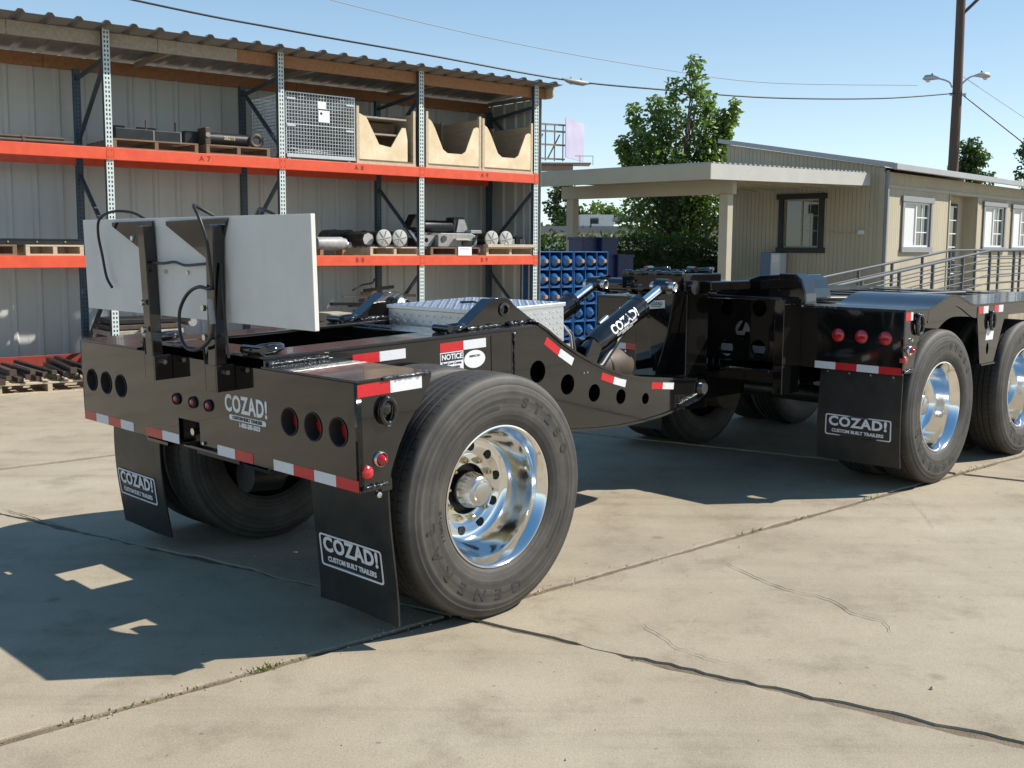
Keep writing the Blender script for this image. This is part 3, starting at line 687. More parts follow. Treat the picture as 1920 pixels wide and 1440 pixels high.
# curved front arms
arm_top = [(.70, 1.128), (.80, 1.128), (.887, 1.126), (.962, 1.085), (1.08, 1.005), (1.194, .941), (1.31, .885), (1.418, .838), (1.583, .781), (1.75, .744), (1.91, .721), (2.12, .692), (2.322, .668), (2.40, .655), (2.425, .62), (2.41, .585)]
arm_bot = [(2.353, .562), (2.16, .530), (1.964, .510), (1.76, .503), (1.559, .507), (1.38, .520), (1.211, .540), (1.0, .563), (.70, .59)]
ARMH = [(.890, .884, .058), (1.122, .789, .055), (1.344, .715, .049), (1.578, .664, .043), (1.807, .622, .033)]
for s in (-1, 1):
    pln = 'side' if s > 0 else 'lside'
    k = 1 if s > 0 else -1
    lp = [[(k * a, z) for a, z in arm_top + arm_bot]] + [circ(k * a, z, r) for a, z, r in ARMH]
    am = plate('arm', lp, .016, pln, RX, 'gloss_black', T)
    me = plate_mesh('inner_web', [[(k * a, z) for a, z in arm_top + arm_bot]], .014, pln, RX - .17); meshobj('inner_web', me, 'gloss_black', am)
    mb = MB()
    def strip(mb, pts, dz, w0, w1, th):
        for (a0, z0), (a1, z1) in zip(pts, pts[1:]):
            xs0, xs1 = sorted((s * w0, s * w1))
            mb.add([(xs0, a0, z0 + dz), (xs1, a0, z0 + dz), (xs1, a1, z1 + dz), (xs0, a1, z1 + dz), (xs0, a0, z0 + dz + th), (xs1, a0, z0 + dz + th), (xs1, a1, z1 + dz + th), (xs0, a1, z1 + dz + th)],
                   [(0, 3, 2, 1), (4, 5, 6, 7), (0, 1, 5, 4), (1, 2, 6, 5), (2, 3, 7, 6), (3, 0, 4, 7)])
    strip(mb, arm_top[2:13], .0005, RX + .012, RX - .19, .014); mb.build('arm_top_flange', 'gloss_black', am, smooth=30)
    mb = MB(); strip(mb, arm_bot[:-1], -.0145, RX + .012, RX - .19, .013); mb.build('arm_bottom_flange', 'gloss_black', am, smooth=30)
    if s > 0:
        def onarm(a):
            for (a0, z0), (a1, z1) in zip(arm_top, arm_top[1:]):
                if a0 <= a <= a1: return z0 + (z1 - z0) * (a - a0) / (a1 - a0)
        for a0, a1, d in ((.950, 1.165, .052), (1.405, 1.62, .040), (1.865, 2.085, .034)):
            pts = [(a, onarm(a) - d) for a in (a0, (a0 + a1) / 2, a1)]
            tape(am, 'side', pts, RX, 'rw', .042)
        for a in (1.255, 1.285): MB().lathe([(RX, .006), (RX + .004, .005), (RX + .005, 0)], 8, 'X', (0, a, .835)).build('grease_fitting', 'steel_pin', am)
        bead(am, (RX + .004, 2.13, .545), (RX + .004, 2.34, .585), .006, 24)
    xo = sorted((s * (RX + .028), s * (RX - .20)))
    MB().lathe([(xo[0], .034), (xo[1], .034)], 24, 'X', (0, 2.375, .612)).build('pivot_pin', 'steel_pin', am, smooth=40)
    MB().lathe([(s * RX, .056), (s * (RX + .010), .056), (s * (RX + .010), .036)], 24, 'X', (0, 2.375, .612)).build('pin_collar', 'gloss_black', am, smooth=40)
# lift lugs on the rails
for s in (-1, 1):
    lx = s * (RX - .10)
    lug = [(.43, 1.132), (.95, 1.132), (.93, 1.150), (.80, 1.232), (.782, 1.252), (.755, 1.268), (.72, 1.274), (.665, 1.272), (.635, 1.258), (.615, 1.240), (.47, 1.150)]
    k = 1
    L = plate('lift_lug', [lug, circ(.725, 1.212, .030)], .05, 'side', lx + .025, 'gloss_black', T, bevel=.004)
    MB().bar((lx, .452, 1.147), (lx, .640, 1.266), .085, .012, up=(0, -.5, 1)).build('lug_rib', 'gloss_black', L)
    if s > 0: MB().lathe([(lx - .03, .036), (lx + .032, .036), (lx + .034, .022), (lx + .020, .020), (lx + .020, 0)], 24, 'X', (0, .725, 1.212)).build('lug_bushing', 'gloss_black', L, smooth=40)
    else:
        MB().lathe([(lx - .04, .03), (lx + .075, .03), (lx + .078, .027), (lx + .078, 0)], 24, 'X', (0, .725, 1.212)).build('lug_pin', 'steel_pin', L, smooth=40)
        MB().tube([(lx + .07, .725, 1.19), (lx + .074, .732, 1.165)], .005, 6).build('pin_keeper', 'steel_pin', L)
    for xx in (lx + .028, lx - .028):
        bead(L, (xx, .46, 1.134), (xx, .70, 1.134), .0085, 30); bead(L, (xx, .74, 1.134), (xx, .945, 1.134), .0085, 28)
    clevis(T, lx, .40, 1.130, R(90), s=.95)
    clevis(T, s * (RX - .10), yr + .10, 1.128, R(90) + s * .15)
# aluminium tool box
bx = MB().box(-.31, .40, .60, 1.24, 1.0, 1.200)
tb = bx.build('tool_box', 'aluminium_plate', T, bevel=.004)
def boxuv(o):
    me = o.data; uv = me.uv_layers.new(name='UVMap')
    for p in me.polygons:
        n = p.normal; ax = max(range(3), key=lambda i: abs(n[i]))
        for li in p.loop_indices:
            c = me.vertices[me.loops[li].vertex_index].co
            uv.data[li].uv = {0: (c.y, c.z), 1: (c.x, c.z), 2: (c.x, c.y)}[ax]
boxuv(tb)
ld = MB().box(-.318, .408, .592, 1.248, 1.192, 1.214).build('lid', 'aluminium_plate', tb, bevel=.003); boxuv(ld)
# raised tread pattern on the box faces
def bars(mb, o, ux, uy, nrm, W, H, pitch=.030):
    o = Vector(o); ux = Vector(ux); uy = Vector(uy); nrm = Vector(nrm)
    ni, nj = int(W / pitch), int(H / pitch)
    for i in range(ni):
        for j in range(nj):
            c = o + ux * (i + .5) * pitch + uy * (j + .5) * pitch
            d = (ux + uy) if (i + j) % 2 else (ux - uy); d = d.normalized(); e = d.cross(nrm).normalized()
            mb.add([c - d * .0115, c - e * .0035, c + d * .0115, c + e * .0035, c + nrm * .0022 - d * .006, c + nrm * .0022 + d * .006], [(0, 1, 4), (1, 5, 4), (1, 2, 5), (2, 3, 5), (3, 4, 5), (3, 0, 4)])
mb = MB()
bars(mb, (-.318, .592, 1.2142), (1, 0, 0), (0, 1, 0), (0, 0, 1), .726, .656)
bars(mb, (-.31, .5998, 1.0), (1, 0, 0), (0, 0, 1), (0, -1, 0), .71, .19)
bars(mb, (.4002, .60, 1.0), (0, 1, 0), (0, 0, 1), (1, 0, 0), .64, .19)
bars(mb, (-.31, 1.2402, 1.0), (1, 0, 0), (0, 0, 1), (0, 1, 0), .71, .19)
tag(mb.build('tread_pattern', 'aluminium_plate', tb), kind='stuff')
MB().tube([(.0, .85, 1.222), (.08, .87, 1.226), (.12, .86, 1.222)], .006, 8).build('lid_handle', 'steel_black', tb)
# hydraulic cylinders pushing on the pivot tower
for s, lx in ((1, .245), (-1, -.305)):
    p0 = Vector((lx, 1.60, .90)); p1 = Vector((lx, 2.365, 1.232)); d = (p1 - p0).normalized()
    c = MB().tube([p0 + d * .07, p0 + d * .11, p0 + d * .14, p0 + d * .53, p0 + d * .535, p0 + d * .565], [.058, .066, .070, .070, .075, .075], 28).build('hydraulic_cylinder', 'gloss_black', T, smooth=40)
    MB().tube([p0 + d * .53, p1 - d * .05], .031, 24).build('piston_rod', 'chrome', c, smooth=40)
    MB().lathe([(lx - .045, .050), (lx + .045, .050)], 24, 'X', (0, p1.y, p1.z)).build('rod_eye', 'gloss_black', c, smooth=40)
    MB().lathe([(lx - .085, .030), (lx + .088, .030), (lx + .092, .026), (lx + .086, .018), (lx + .086, 0)], 20, 'X', (0, p1.y, p1.z)).build('rod_pin', 'steel_pin', c, smooth=40)
    for q in (-.055, .055): MB().bar((lx + q, p0.y - .06, p0.z - .12), (lx + q, p0.y + .04, p0.z + .05), .018, .10).build('base_clevis', 'gloss_black', c, bevel=.003)
    MB().tube([p0 - d * .02, p0 + d * .1], .045, 20).build('cylinder_foot', 'gloss_black', c, smooth=40)
    MB().tube([p0 + d * .18 + Vector((-.03 * s, 0, .07)), p0 + d * .26 + Vector((-.03 * s, 0, .075))], .015, 10).build('port_fitting', 'steel_pin', c, smooth=40)
    MB().tube([p0 + d * .40 + Vector((-.055, 0, -.06)), p0 + d * .55 + Vector((-.055, 0, -.055))], [.016, .012], 10).build('valve_fitting', 'steel_pin', c, smooth=40)
    if s > 0:
        # white maker's mark along the barrel, wrapped on its lit side
        e = d.cross(Vector((1, 0, 0))).normalized(); nrm = Vector((.94, 0, 0)) + e * .0
        for tx, sz, off, bo, sx in (('COZAD!', .080, .016, .0022, .86), ('CUSTOM BUILT TRAILERS', .018, -.024, .0007, 1.02), ('1-800-285-5033', .018, -.040, .0007, 1.0)):
            me = text_mesh(tx, sz, bo, .0004, sx)
            for v in me.vertices:
                ang = (v.co.y + off) / .070 + .12; w = p0 + d * (.33 + v.co.x) + Vector((math.cos(ang), 0, 0)) * (.0712 + v.co.z) - e * math.sin(ang) * (-.0712 - v.co.z) * -1
                v.co = w
            meshobj('lettering', me, 'decal_white', c)
MB().tube([(.33, 1.42, .86), (.30, 1.42, 1.02), (.25, 1.30, 1.10), (.20, 1.22, 1.06)], .011, 8).build('hydraulic_hose', 'cable_black', T, smooth=60)
MB().tube([(.36, 1.36, .87), (.36, 1.34, 1.02), (.33, 1.27, 1.12), (.25, 1.22, 1.15)], .007, 8).build('air_line', 'steel_grey', T, smooth=60)
MB().tube([(.20, 1.62, .74), (.16, 1.85, .78), (.12, 2.1, .95), (.0, 2.3, 1.05)], .022, 10).build('hydraulic_hose', 'cable_black', T, smooth=60)
MB().box(-.33, .33, 1.46, 1.66, .66, .80).build('cylinder_cross_beam', 'gloss_black', T, bevel=.004)
MB().tube([(.02, 1.80, .66), (.02, 1.83, .72), (.02, 1.95, .74), (.02, 2.12, .74), (.02, 2.22, .71), (.02, 2.25, .66)], [.05, .10, .125, .125, .10, .05], 24).build('air_tank', 'steel_brown', T, smooth=60)
MB().tube([(.02, 1.985, .74), (.02, 2.0, .74)], .128, 24).build('tank_strap', 'steel_black', T, smooth=40)
# axle, suspension and wheels
MB().tube([(-.95, 0, .5), (.95, 0, .5)], .064, 20).build('axle', 'steel_black', T, smooth=40)
for s in (-1, 1):
    MB().tube([(s * .47, .02, .56), (s * .47, .02, .62), (s * .47, .02, .68), (s * .47, .02, .72)], [.11, .125, .125, .10], 24).build('air_bag', 'rubber_dark', T, smooth=60)
    MB().bar((s * .47, -.05, .44), (s * .47, .62, .52), .09, .10).build('trailing_arm', 'steel_black', T, bevel=.004)
    MB().box(s * .47 - .06, s * .47 + .06, .55, .69, .40, .65).build('suspension_hanger', 'steel_black', T, bevel=.004)
    MB().tube([(s * .36, -.12, .40), (s * .36, -.30, .42)], .085, 20).build('brake_chamber', 'steel_black', T, smooth=40)
    MB().tube([(s * .60, 0, .5), (s * .88, 0, .5)], .19, 28).build('brake_drum', 'steel_brown', T, smooth=40)
    wheel(T, s * (HW - .140), 0, .5115, s, 'outer', spin=R(8))
    wheel(T, s * (HW - .140 - .325), 0, .5115, s, 'inner', spin=R(31))
# sign sockets on the bumper
for sx in (-.24, .285):
    k = MB()
    k.box(sx - .050, sx - .040, yr - .085, yr - .001, .975, 1.085).box(sx + .040, sx + .050, yr - .085, yr - .001, .975, 1.085).box(sx - .040, sx + .040, yr - .085, yr - .077, .975, 1.085)
    so_ = k.build('sign_socket', 'gloss_black', T, bevel=.002)
    MB().tube([(sx - .10, yr - .045, 1.055), (sx + .07, yr - .045, 1.055)], .010, 10).build('socket_pin', 'steel_pin', so_, smooth=40)
    MB().tube([(sx - .095, yr - .045, 1.055), (sx - .105, yr - .045, 1.10), (sx - .112, yr - .045, 1.15)], .008, 8).build('pin_handle', 'gloss_black', so_, smooth=40)
    MB().tube([(sx - .085, yr - .05, 1.05), (sx - .07, yr - .055, 1.02), (sx - .055, yr - .05, 1.0)], .012, 8).build('retaining_nut', 'steel_pin', so_, smooth=40)

# ------------------------------------------------------------------ sign board standing in the sockets
SGN = thing('sign_board', 'white warning board seen from behind on two black posts above the bumper', 'sign', (0, 0, 0))
SGN.matrix_world = T.matrix_world
SGN.location = T.location; SGN.rotation_euler = T.rotation_euler
ys = -.775
bd = MB().box(-.94, .955, ys, ys + .020, 1.260, 1.688).build('board', 'board_white', SGN, bevel=.002)
for px, pt_ in ((-.24, -.235), (.285, .345)):
    ps = MB().bar((px, ys - .034 + .012, .985), (pt_, ys - .034, 1.655), .062, .050, up=(0, 1, 0)).build('post', 'gloss_black', SGN, bevel=.004)
    MB().lathe([(ys - .075, .013), (ys - .060, .013)], 10, 'Y', (px, 0, 1.20)).build('post_bolt', 'steel_pin', ps)
    MB().lathe([(ys - .075, .013), (ys - .060, .013)], 10, 'Y', (px, 0, 1.32)).build('post_bolt', 'steel_pin', ps)
plate('gusset', [[(-.60, 1.672), (-.215, 1.676), (-.205, 1.50), (-.262, 1.525), (-.60, 1.655)]], .010, 'rear', -ys + .014, 'gloss_black', SGN)
plate('gusset', [[(-.09, 1.672), (.405, 1.680), (.355, 1.575), (.335, 1.50), (.255, 1.508), (-.09, 1.655)]], .010, 'rear', -ys + .014, 'gloss_black', SGN)
for bx_, bz in ((-.40, 1.60), (.30, 1.64)): MB().lathe([(ys - .022, .012), (ys - .013, .014)], 6, 'Y', (bx_, 0, bz)).build('gusset_bolt', 'steel_pin', SGN)
for bx_ in (-.13, .06, .25): MB().lathe([(ys - .010, .008), (ys, .010)], 8, 'Y', (bx_, 0, 1.455)).build('board_bolt', 'steel_pin', SGN)
def smoothpts(pts, n=6):
    out = []; P = [Vector(p) for p in pts]
    for i in range(len(P) - 1):
        a, b, c, d = P[max(i - 1, 0)], P[i], P[i + 1], P[min(i + 2, len(P) - 1)]
        for k in range(n):
            t = k / n; out.append(.5 * ((2 * b) + (c - a) * t + (2 * a - 5 * b + 4 * c - d) * t * t + (3 * b - a - 3 * c + d) * t ** 3))
    out.append(P[-1]); return out
yc = ys - .03
for pts, r in (([(-.36, yc + .06, 1.685), (-.42, yc + .03, 1.715), (-.52, yc - .01, 1.722), (-.62, yc - .03, 1.692), (-.67, yc - .02, 1.62), (-.685, yc, 1.52), (-.655, yc, 1.42), (-.605, yc, 1.373)], .0065),
               ([(.235, yc + .06, 1.69), (.24, yc - .01, 1.725), (.275, yc - .05, 1.73), (.33, yc - .06, 1.68), (.355, yc - .05, 1.60), (.358, yc - .04, 1.50), (.350, yc - .035, 1.405), (.26, yc - .04, 1.405), (.17, yc - .04, 1.375), (.10, yc - .04, 1.31), (.085, yc - .04, 1.24), (.12, yc - .05, 1.175), (.19, yc - .055, 1.145), (.28, yc - .05, 1.16), (.345, yc - .04, 1.215), (.362, yc - .04, 1.30)], .0075),
               ([(-.20, ys - .03, 1.497), (-.10, ys - .035, 1.493), (.0, ys - .03, 1.500), (.08, ys - .03, 1.488), (.18, ys - .035, 1.492), (.30, ys - .03, 1.500)], .006),
               ([(.372, ys - .03, 1.50), (.380, ys - .03, 1.30), (.388, ys - .025, 1.12)], .0055)):
    MB().tube(smoothpts(pts), r, 8).build('cable', 'cable_black', SGN, smooth=80)
for bz, ln in ((1.36, .10),): MB().tube([(.352, yc - .045, bz), (.366, yc - .045, bz - ln)], .012, 10).build('cable_plug', 'steel_grey', SGN, smooth=40)
MB().tube(smoothpts([(.52, ys + .05, 1.69), (.56, ys + .04, 1.712), (.62, ys + .03, 1.705), (.66, ys + .04, 1.69)]), .007, 8).build('cable', 'cable_black', SGN, smooth=80)

# ------------------------------------------------------------------ front lowbed trailer (local X right, Y forward)
GX = 1.25
_gb = Vector((math.sin(R(136)), math.cos(R(136)), 0))
G = thing('lowbed_trailer', 'black multi-axle lowbed trailer at the right with a dusty deck and red lamps', 'trailer', Vector((2.87, 6.803, 0)) - _gb * GX, azrot(46))
gy = -.655
for s in (-1, 1):
    gb = MB().box(min(s * .53, s * GX), max(s * .53, s * GX), gy, gy + .02, .775, 1.165).build('rear_bumper', 'gloss_black', G, bevel=.003)
    if s > 0:
        for lx in (.812, .972, 1.132): round_lamp(gb, 'rear', lx, .998, -gy + .0, .044)
        tape(gb, 'rear', lin((.655, .798), (GX - .006, .798), 4), -gy, 'wrwr', .046)
        bead(gb, (.56, gy - .003, 1.170), (.80, gy - .003, 1.170), .007, 26)
    else: tape(gb, 'rear', lin((-GX + .006, .798), (-.655, .798), 4), -gy, 'rwrw', .046)
    # side plate behind the wheel
    sp = [(gy, .800), (-.508, .812), (-.47, .96), (-.40, 1.06), (-.34, 1.10), (-.30, 1.168), (gy, 1.168)]
    pl = plate('side_plate', [[((1 if s > 0 else -1) * a, z) for a, z in sp]], .016, 'side' if s > 0 else 'lside', GX, 'gloss_black', G)
    if s > 0:
        tape(pl, 'side', [(gy + .012, 1.140), (-.575, 1.140), (-.545, 1.140)], GX, 'rw', .055)
        hang_ring(pl, GX, -.475, 1.085, .040, .060, .012)
        round_lamp(pl, 'side', -.575, .925, GX + .001, .024, bezel='steel_pin', cone=.024)
        round_lamp(pl, 'side', -.632, .868, GX + .001, .027)
        MB().box(GX - .03, GX + .012, gy + .004, -.505, .788, .797).build('bottom_flange', 'gloss_black', pl)
        bead(pl, (GX + .004, gy + .01, .796), (GX + .004, -.51, .806), .006, 16)
        MB().lathe([(GX, .012), (GX + .012, .010), (GX + .012, 0)], 8, 'X', (0, -.56, .99)).build('ring_stop', 'steel_pin', pl)
    # deck edge with humps over the wheels
    def hump(a):
        for c in (0.03,):
            u = abs(a - c) / .36
            if u < 1: return .076 * (math.cos(u * math.pi) * .5 + .5) ** .8
        return 0
    ax_ = [gy + .001 + i * .04 for i in range(96)]
    mb = MB()
    for w0, w1, dz, th in ((GX + .004, .60, 1.166, .014), ):
        for a0, a1 in zip(ax_, ax_[1:]):
            xs0, xs1 = sorted((s * w0, s * w1)); z0, z1 = dz + hump(a0), dz + hump(a1)
            mb.add([(xs0, a0, z0), (xs1, a0, z0), (xs1, a1, z1), (xs0, a1, z1), (xs0, a0, z0 + th), (xs1, a0, z0 + th), (xs1, a1, z1 + th), (xs0, a1, z1 + th)],
                   [(0, 3, 2, 1), (4, 5, 6, 7), (0, 1, 5, 4), (2, 3, 7, 6), (1, 2, 6, 5), (3, 0, 4, 7)])
    mb.build('fender_deck', 'deck_black', G, smooth=30)
    mb = MB()
    for a0, a1 in zip(ax_, ax_[1:]):
        if a1 < -.32: continue
        xs0, xs1 = sorted((s * (GX + .001), s * (GX - .012))); h0, h1 = hump(a0), hump(a1)
        d0 = .078 - h0 * .25; d1 = .078 - h1 * .25
        mb.add([(xs0, a0, 1.166 + h0 - d0), (xs1, a0, 1.166 + h0 - d0), (xs1, a1, 1.166 + h1 - d1), (xs0, a1, 1.166 + h1 - d1), (xs0, a0, 1.166 + h0), (xs1, a0, 1.166 + h0), (xs1, a1, 1.166 + h1), (xs0, a1, 1.166 + h1)],
               [(0, 3, 2, 1), (0, 1, 5, 4), (2, 3, 7, 6), (1, 2, 6, 5), (3, 0, 4, 7)])
    mb.build('deck_edge', 'gloss_black', G, smooth=30)
    leg = [(.500, .765), (.735, .765), (.90, 1.085), (1.02, 1.12), (1.02, 1.160), (.42, 1.160), (.42, 1.10)]
    lg = plate('side_leg', [[((1 if s > 0 else -1) * a, z) for a, z in leg], circ((1 if s > 0 else -1) * .617, .865, .022, 20, .042)], .016, 'side' if s > 0 else 'lside', GX + .004, 'gloss_black', G)
    if s > 0:
        tape(lg, 'side', lin((.435, 1.138), (.60, 1.138), 2), GX + .004, 'rw', .050)
        tape(lg, 'side', lin((.70, 1.138), (.86, 1.138), 2), GX + .004, 'rw', .050)
        hang_ring(lg, GX + .004, .645, 1.06, .038, .062, .012)
        plate('data_plate', [[(.575, .925), (.70, .925), (.715, 1.005), (.59, 1.005)]], .0016, 'side', GX + .0056, 'decal_white', lg)
        for kz in range(4): MB().box(GX + .0042, GX + .0062, .60, .71, 1.012 + kz * .011, 1.016 + kz * .011).build('decal_line', 'decal_white', lg)
        MB().box(GX - .02, GX + .016, .50, .735, .752, .763).build('leg_foot', 'deck_black', lg)
    flap(G, *((.655, 1.218) if s > 0 else (-1.218, -.655)), -.575, .175, .775, *((.718, 1.165) if s > 0 else (-1.165, -.718)), .338, .475, 3 if s > 0 else 4)
    for iy, ay in enumerate((0.0, 1.43)):
        wheel(G, s * (GX - .150), ay, .5115, s, 'outer', spin=R(20 + 33 * iy)); wheel(G, s * (GX - .475), ay, .5115, s, 'inner')
        MB().tube([(s * .45, ay, .5), (s * .85, ay, .5)], .19, 28).build('brake_drum', 'steel_brown', G, smooth=40)
for ay in (0.0, 1.43): MB().tube([(-1.0, ay, .5), (1.0, ay, .5)], .064, 20).build('axle', 'steel_black', G, smooth=40)
dk = MB().box(-.60, .60, gy + .02, 3.2, 1.150, 1.166).build('deck', 'deck_black', G, bevel=.002)
for k_ in range(7): MB().box(-.58, .58, -.1 + k_ * .45, .02 + k_ * .45, 1.1665, 1.176).build('deck_rib', 'deck_black', dk, bevel=.002)
MB().box(-.42, .42, gy + .10, 3.2, .62, 1.149).build('main_frame', 'gloss_black', G, bevel=.004)
MB().tube([(.05, -.4, 1.195), (.4, .2, 1.19), (.35, 1.2, 1.19), (.5, 2.0, 1.19)], .018, 8).build('deck_hose', 'cable_black', G, smooth=60)
# pierced hinge plate in front of the frame, with its ledge
hp = plate('hinge_plate', [[(-.21, .790), (.475, .812), (.475, 1.212), (-.21, 1.205)], circ(.215, 1.005, .062), [(.03 + .062 * math.cos(R(a)), 1.2 + .062 * math.sin(R(a))) for a in range(182, 360, 12)] if False else circ(.09, 1.150, .055), circ(.345, 1.155, .055), circ(.095, .875, .055), circ(.345, .892, .055)], .02, 'rear', .85, 'gloss_black', G)
MB().box(-.30, .52, -.99, -.62, .752, .772).build('hinge_ledge', 'gloss_black', G, bevel=.003)
MB().box(-.26, .52, -.88, -.62, 1.214, 1.232).build('hinge_cap', 'deck_black', G, bevel=.003)
bead(G, (-.25, -.885, 1.236), (.02, -.885, 1.238), .007, 26)
fr_ = MB().box(-.50, .53, gy, gy + .018, .64, 1.20).build('rear_frame_plate', 'gloss_black', G, bevel=.003)
text('COZAD!', .14, 'rear', .06, 1.0, -gy + .001, 'decal_white', fr_, bold=.008, sx=.9)
tape(fr_, 'rear', lin((-.40, .86), (.45, .86), 6), -gy, 'wrwrwr', .05)
for xx in (-.245, -.30): MB().tube([(xx, -.84, .62), (xx, -.84, 1.21)], .022, 12).build('hinge_tube', 'gloss_black', G, smooth=40)
MB().box(.475, .545, -.87, -.655, .60, 1.22).build('hinge_post', 'gloss_black', G, bevel=.004)
# neck casting that rises to the right of the tower
nk = [(-.23, 1.236), (-.23, 1.322), (-.12, 1.300), (-.05, 1.296), (.06, 1.305), (.16, 1.332), (.27, 1.368), (.40, 1.376), (.545, 1.378), (.585, 1.345), (.610, 1.29), (.625, 1.225), (.30, 1.222)]
MB().prism(nk, 'Y', -.74, -.42).build('neck_casting', 'gloss_black', G, bevel=.006)
MB().prism([(.43, 1.19), (.43, 1.386), (.555, 1.386), (.60, 1.35), (.632, 1.26), (.64, 1.185)], 'Y', -.765, -.63).build('neck_block', 'gloss_black', G, bevel=.008)
# pivot tower with cylinder ears
MB().box(-.36, .16, -1.42, -1.02, 1.272, 1.386).build('tower_head', 'gloss_black', G, bevel=.008)
MB().box(.16, .24, -1.25, -.80, 1.275, 1.335).build('tower_neck', 'gloss_black', G, bevel=.006)
MB().box(-.30, .12, -1.34, -1.10, .50, 1.272).build('tower_column', 'gloss_black', G, bevel=.006)
MB().prism([(-.19, 1.262), (.11, 1.262), (.06, 1.0), (-.04, .69), (-.10, 1.0)], 'Y', -1.46, -1.345).build('tower_gusset', 'gloss_black', G, bevel=.004)
pt = plate('name_plate', [[(-.10, 1.150), (.04, 1.165), (.04, 1.215), (-.10, 1.205)]], .003, 'rear', 1.4645, 'galvanised', G)
text('COZAD', .028, 'rear', -.03, 1.190, 1.465, 'decal_dark', pt, bold=.0008)
text('TRAILER SALES', .012, 'rear', -.03, 1.172, 1.465, 'decal_dark', pt, bold=.0002)
MB().tube([(-.62, -1.36, 1.298), (.20, -1.36, 1.298)], .045, 20).build('cylinder_shaft', 'gloss_black', G, smooth=40)
for xx in (-.55, -.30, -.20, .10): MB().lathe([(xx - .018, .062), (xx + .018, .062)], 24, 'X', (0, -1.36, 1.298)).build('shaft_collar', 'gloss_black', G, smooth=40)
for a, b in (((-.30, -1.3, 1.392), (-.02, -1.2, 1.392)), ((.0, -1.25, 1.392), (.14, -1.1, 1.392)), ((-.34, -1.425, 1.385), (.15, -1.425, 1.385))): bead(G, a, b, .010, 24)
clevis(G, -.20, -1.22, 1.388, R(20), s=1.0); clevis(G, .08, -1.12, 1.388, R(60), s=1.0)
MB().box(-.28, .12, -1.62, -.655, .55, .73).build('draft_beam', 'gloss_black', G, bevel=.004)
MB().tube([(-.55, -1.51, .655), (.35, -1.51, .655)], .05, 20).build('pivot_tube', 'gloss_black', G, smooth=40)

# ------------------------------------------------------------------ open storage shed with pallet racking (local X outward, Y along the front, Z up)
S_LOC = Vector((-7.72, 9.70, 0)); S_ROT = azrot(51.5)
S_M = Matrix.Translation(S_LOC) @ Matrix.Rotation(S_ROT, 4, 'Z')
def sthing(name, label, cat, x, y, z, group=None, rz=0.0): return thing(name, label, cat, S_M @ Vector((x, y, z)), S_ROT + rz, group)
SHED = sthing('storage_shed', 'open-fronted shed with grey ribbed metal walls and a corrugated roof', 'shed', 0, 0, 0)
WX = -1.45
def ribbed(width, height, pitch=.30, rib=.045, depth=.028):
    """sheet in local Y (width) and Z, ribs standing out towards +X"""
    prof = []; y = 0
    while y < width - .01:
        c = y + pitch / 2
        prof += [(y, 0), (c - rib, 0), (c - rib * .45, depth), (c + rib * .45, depth), (c + rib, 0)]; y += pitch
    prof.append((width, 0)); mb = MB(); n = len(prof)
    vs = [(d, yy, 0) for yy, d in prof] + [(d, yy, height) for yy, d in prof] + [(d - .003, yy, 0) for yy, d in prof] + [(d - .003, yy, height) for yy, d in prof]
    fs = []
    for i in range(n - 1): fs += [(i, i + 1, n + i + 1, n + i), (2 * n + i + 1, 2 * n + i, 3 * n + i, 3 * n + i + 1), (i, 2 * n + i, 2 * n + i + 1, i + 1), (n + i, n + i + 1, 3 * n + i + 1, 3 * n + i)]
    fs += [(0, n, 3 * n, 2 * n), (n - 1, 3 * n - 1, 4 * n - 1, 2 * n - 1)]
    return mb.add(vs, fs)
pm = ribbed(.903, 3.80).mesh('wall_panel'); pm.materials.append(MATS['wall_metal'])
for i in range(11):
    o = meshobj('wall_panel', pm, None, SHED); o.location = (WX + (.0015 if i % 2 else 0), .62 + i * .9, 0)
for i in range(2):
    o = meshobj('wall_panel', pm, None, SHED); o.location = (-.62 - i * .9 + .06, 10.46 + (.0015 if i % 2 else 0), 0); o.rotation_euler = (0, 0, R(-90))
    o.location = (-.90 * (1 - i) - .55, 10.46, 0); o.scale = (1, (1, .54)[i], 1)
# roof sheets with ribs running front to back
def roof_sheet(w):
    mb = ribbed(w, 1.92, .30, .05, .036); me = mb.mesh('roof_sheet')
    # local X = up, Y along, Z = depth
    me.transform(Matrix(((0, 0, 1, 0), (0, 1, 0, 0), (1, 0, 0, 0), (0, 0, 0, 1)))); return me
rs = roof_sheet(.903); rs.materials.append(MATS['roof_metal'])
RZ0, RZ1 = 3.985, 3.86
for i in range(11):
    o = meshobj('roof_sheet', rs, None, SHED); o.location = (-1.64, .72 + i * .9 - .002 * i, RZ1 + (.0012 if i % 2 else 0)); o.rotation_euler = (0, -math.atan2(RZ0 - RZ1, 1.92), 0)
for y0, y1, m in ((.5, 2.9, 'wood_grey'), (2.9, 4.55, 'wood_grey'), (4.55, 5.55, 'wood_grey'), (5.55, 8.3, 'wood_fresh'), (8.3, 10.55, 'wood_fresh')):
    b_ = MB().box(-.118, -.078, y0 + .002, y1 - .002, 3.80, 3.955).build('fascia_board', m, SHED, bevel=.003)
for y0, y1, m in ((.5, 3.6, 'wood_fresh'), (3.6, 7.0, 'wood_fresh'), (7.0, 10.44, 'wood_fresh')):
    MB().box(-1.40, -1.36, y0 + .002, y1 - .002, 3.69, 3.845).build('header_board', m, SHED, bevel=.003)
for i in range(6): MB().box(-1.35, -.12, .9 + i * 1.9, .94 + i * 1.9, 3.80, 3.86).build('rafter', 'wood_grey', SHED)
MB().prism([(-.11, 3.80), (.05, 3.80), (.09, 3.84), (.09, 3.955), (-.11, 3.955)], 'Y', 10.552, 10.575).build('fascia_end', 'wood_pale', SHED)
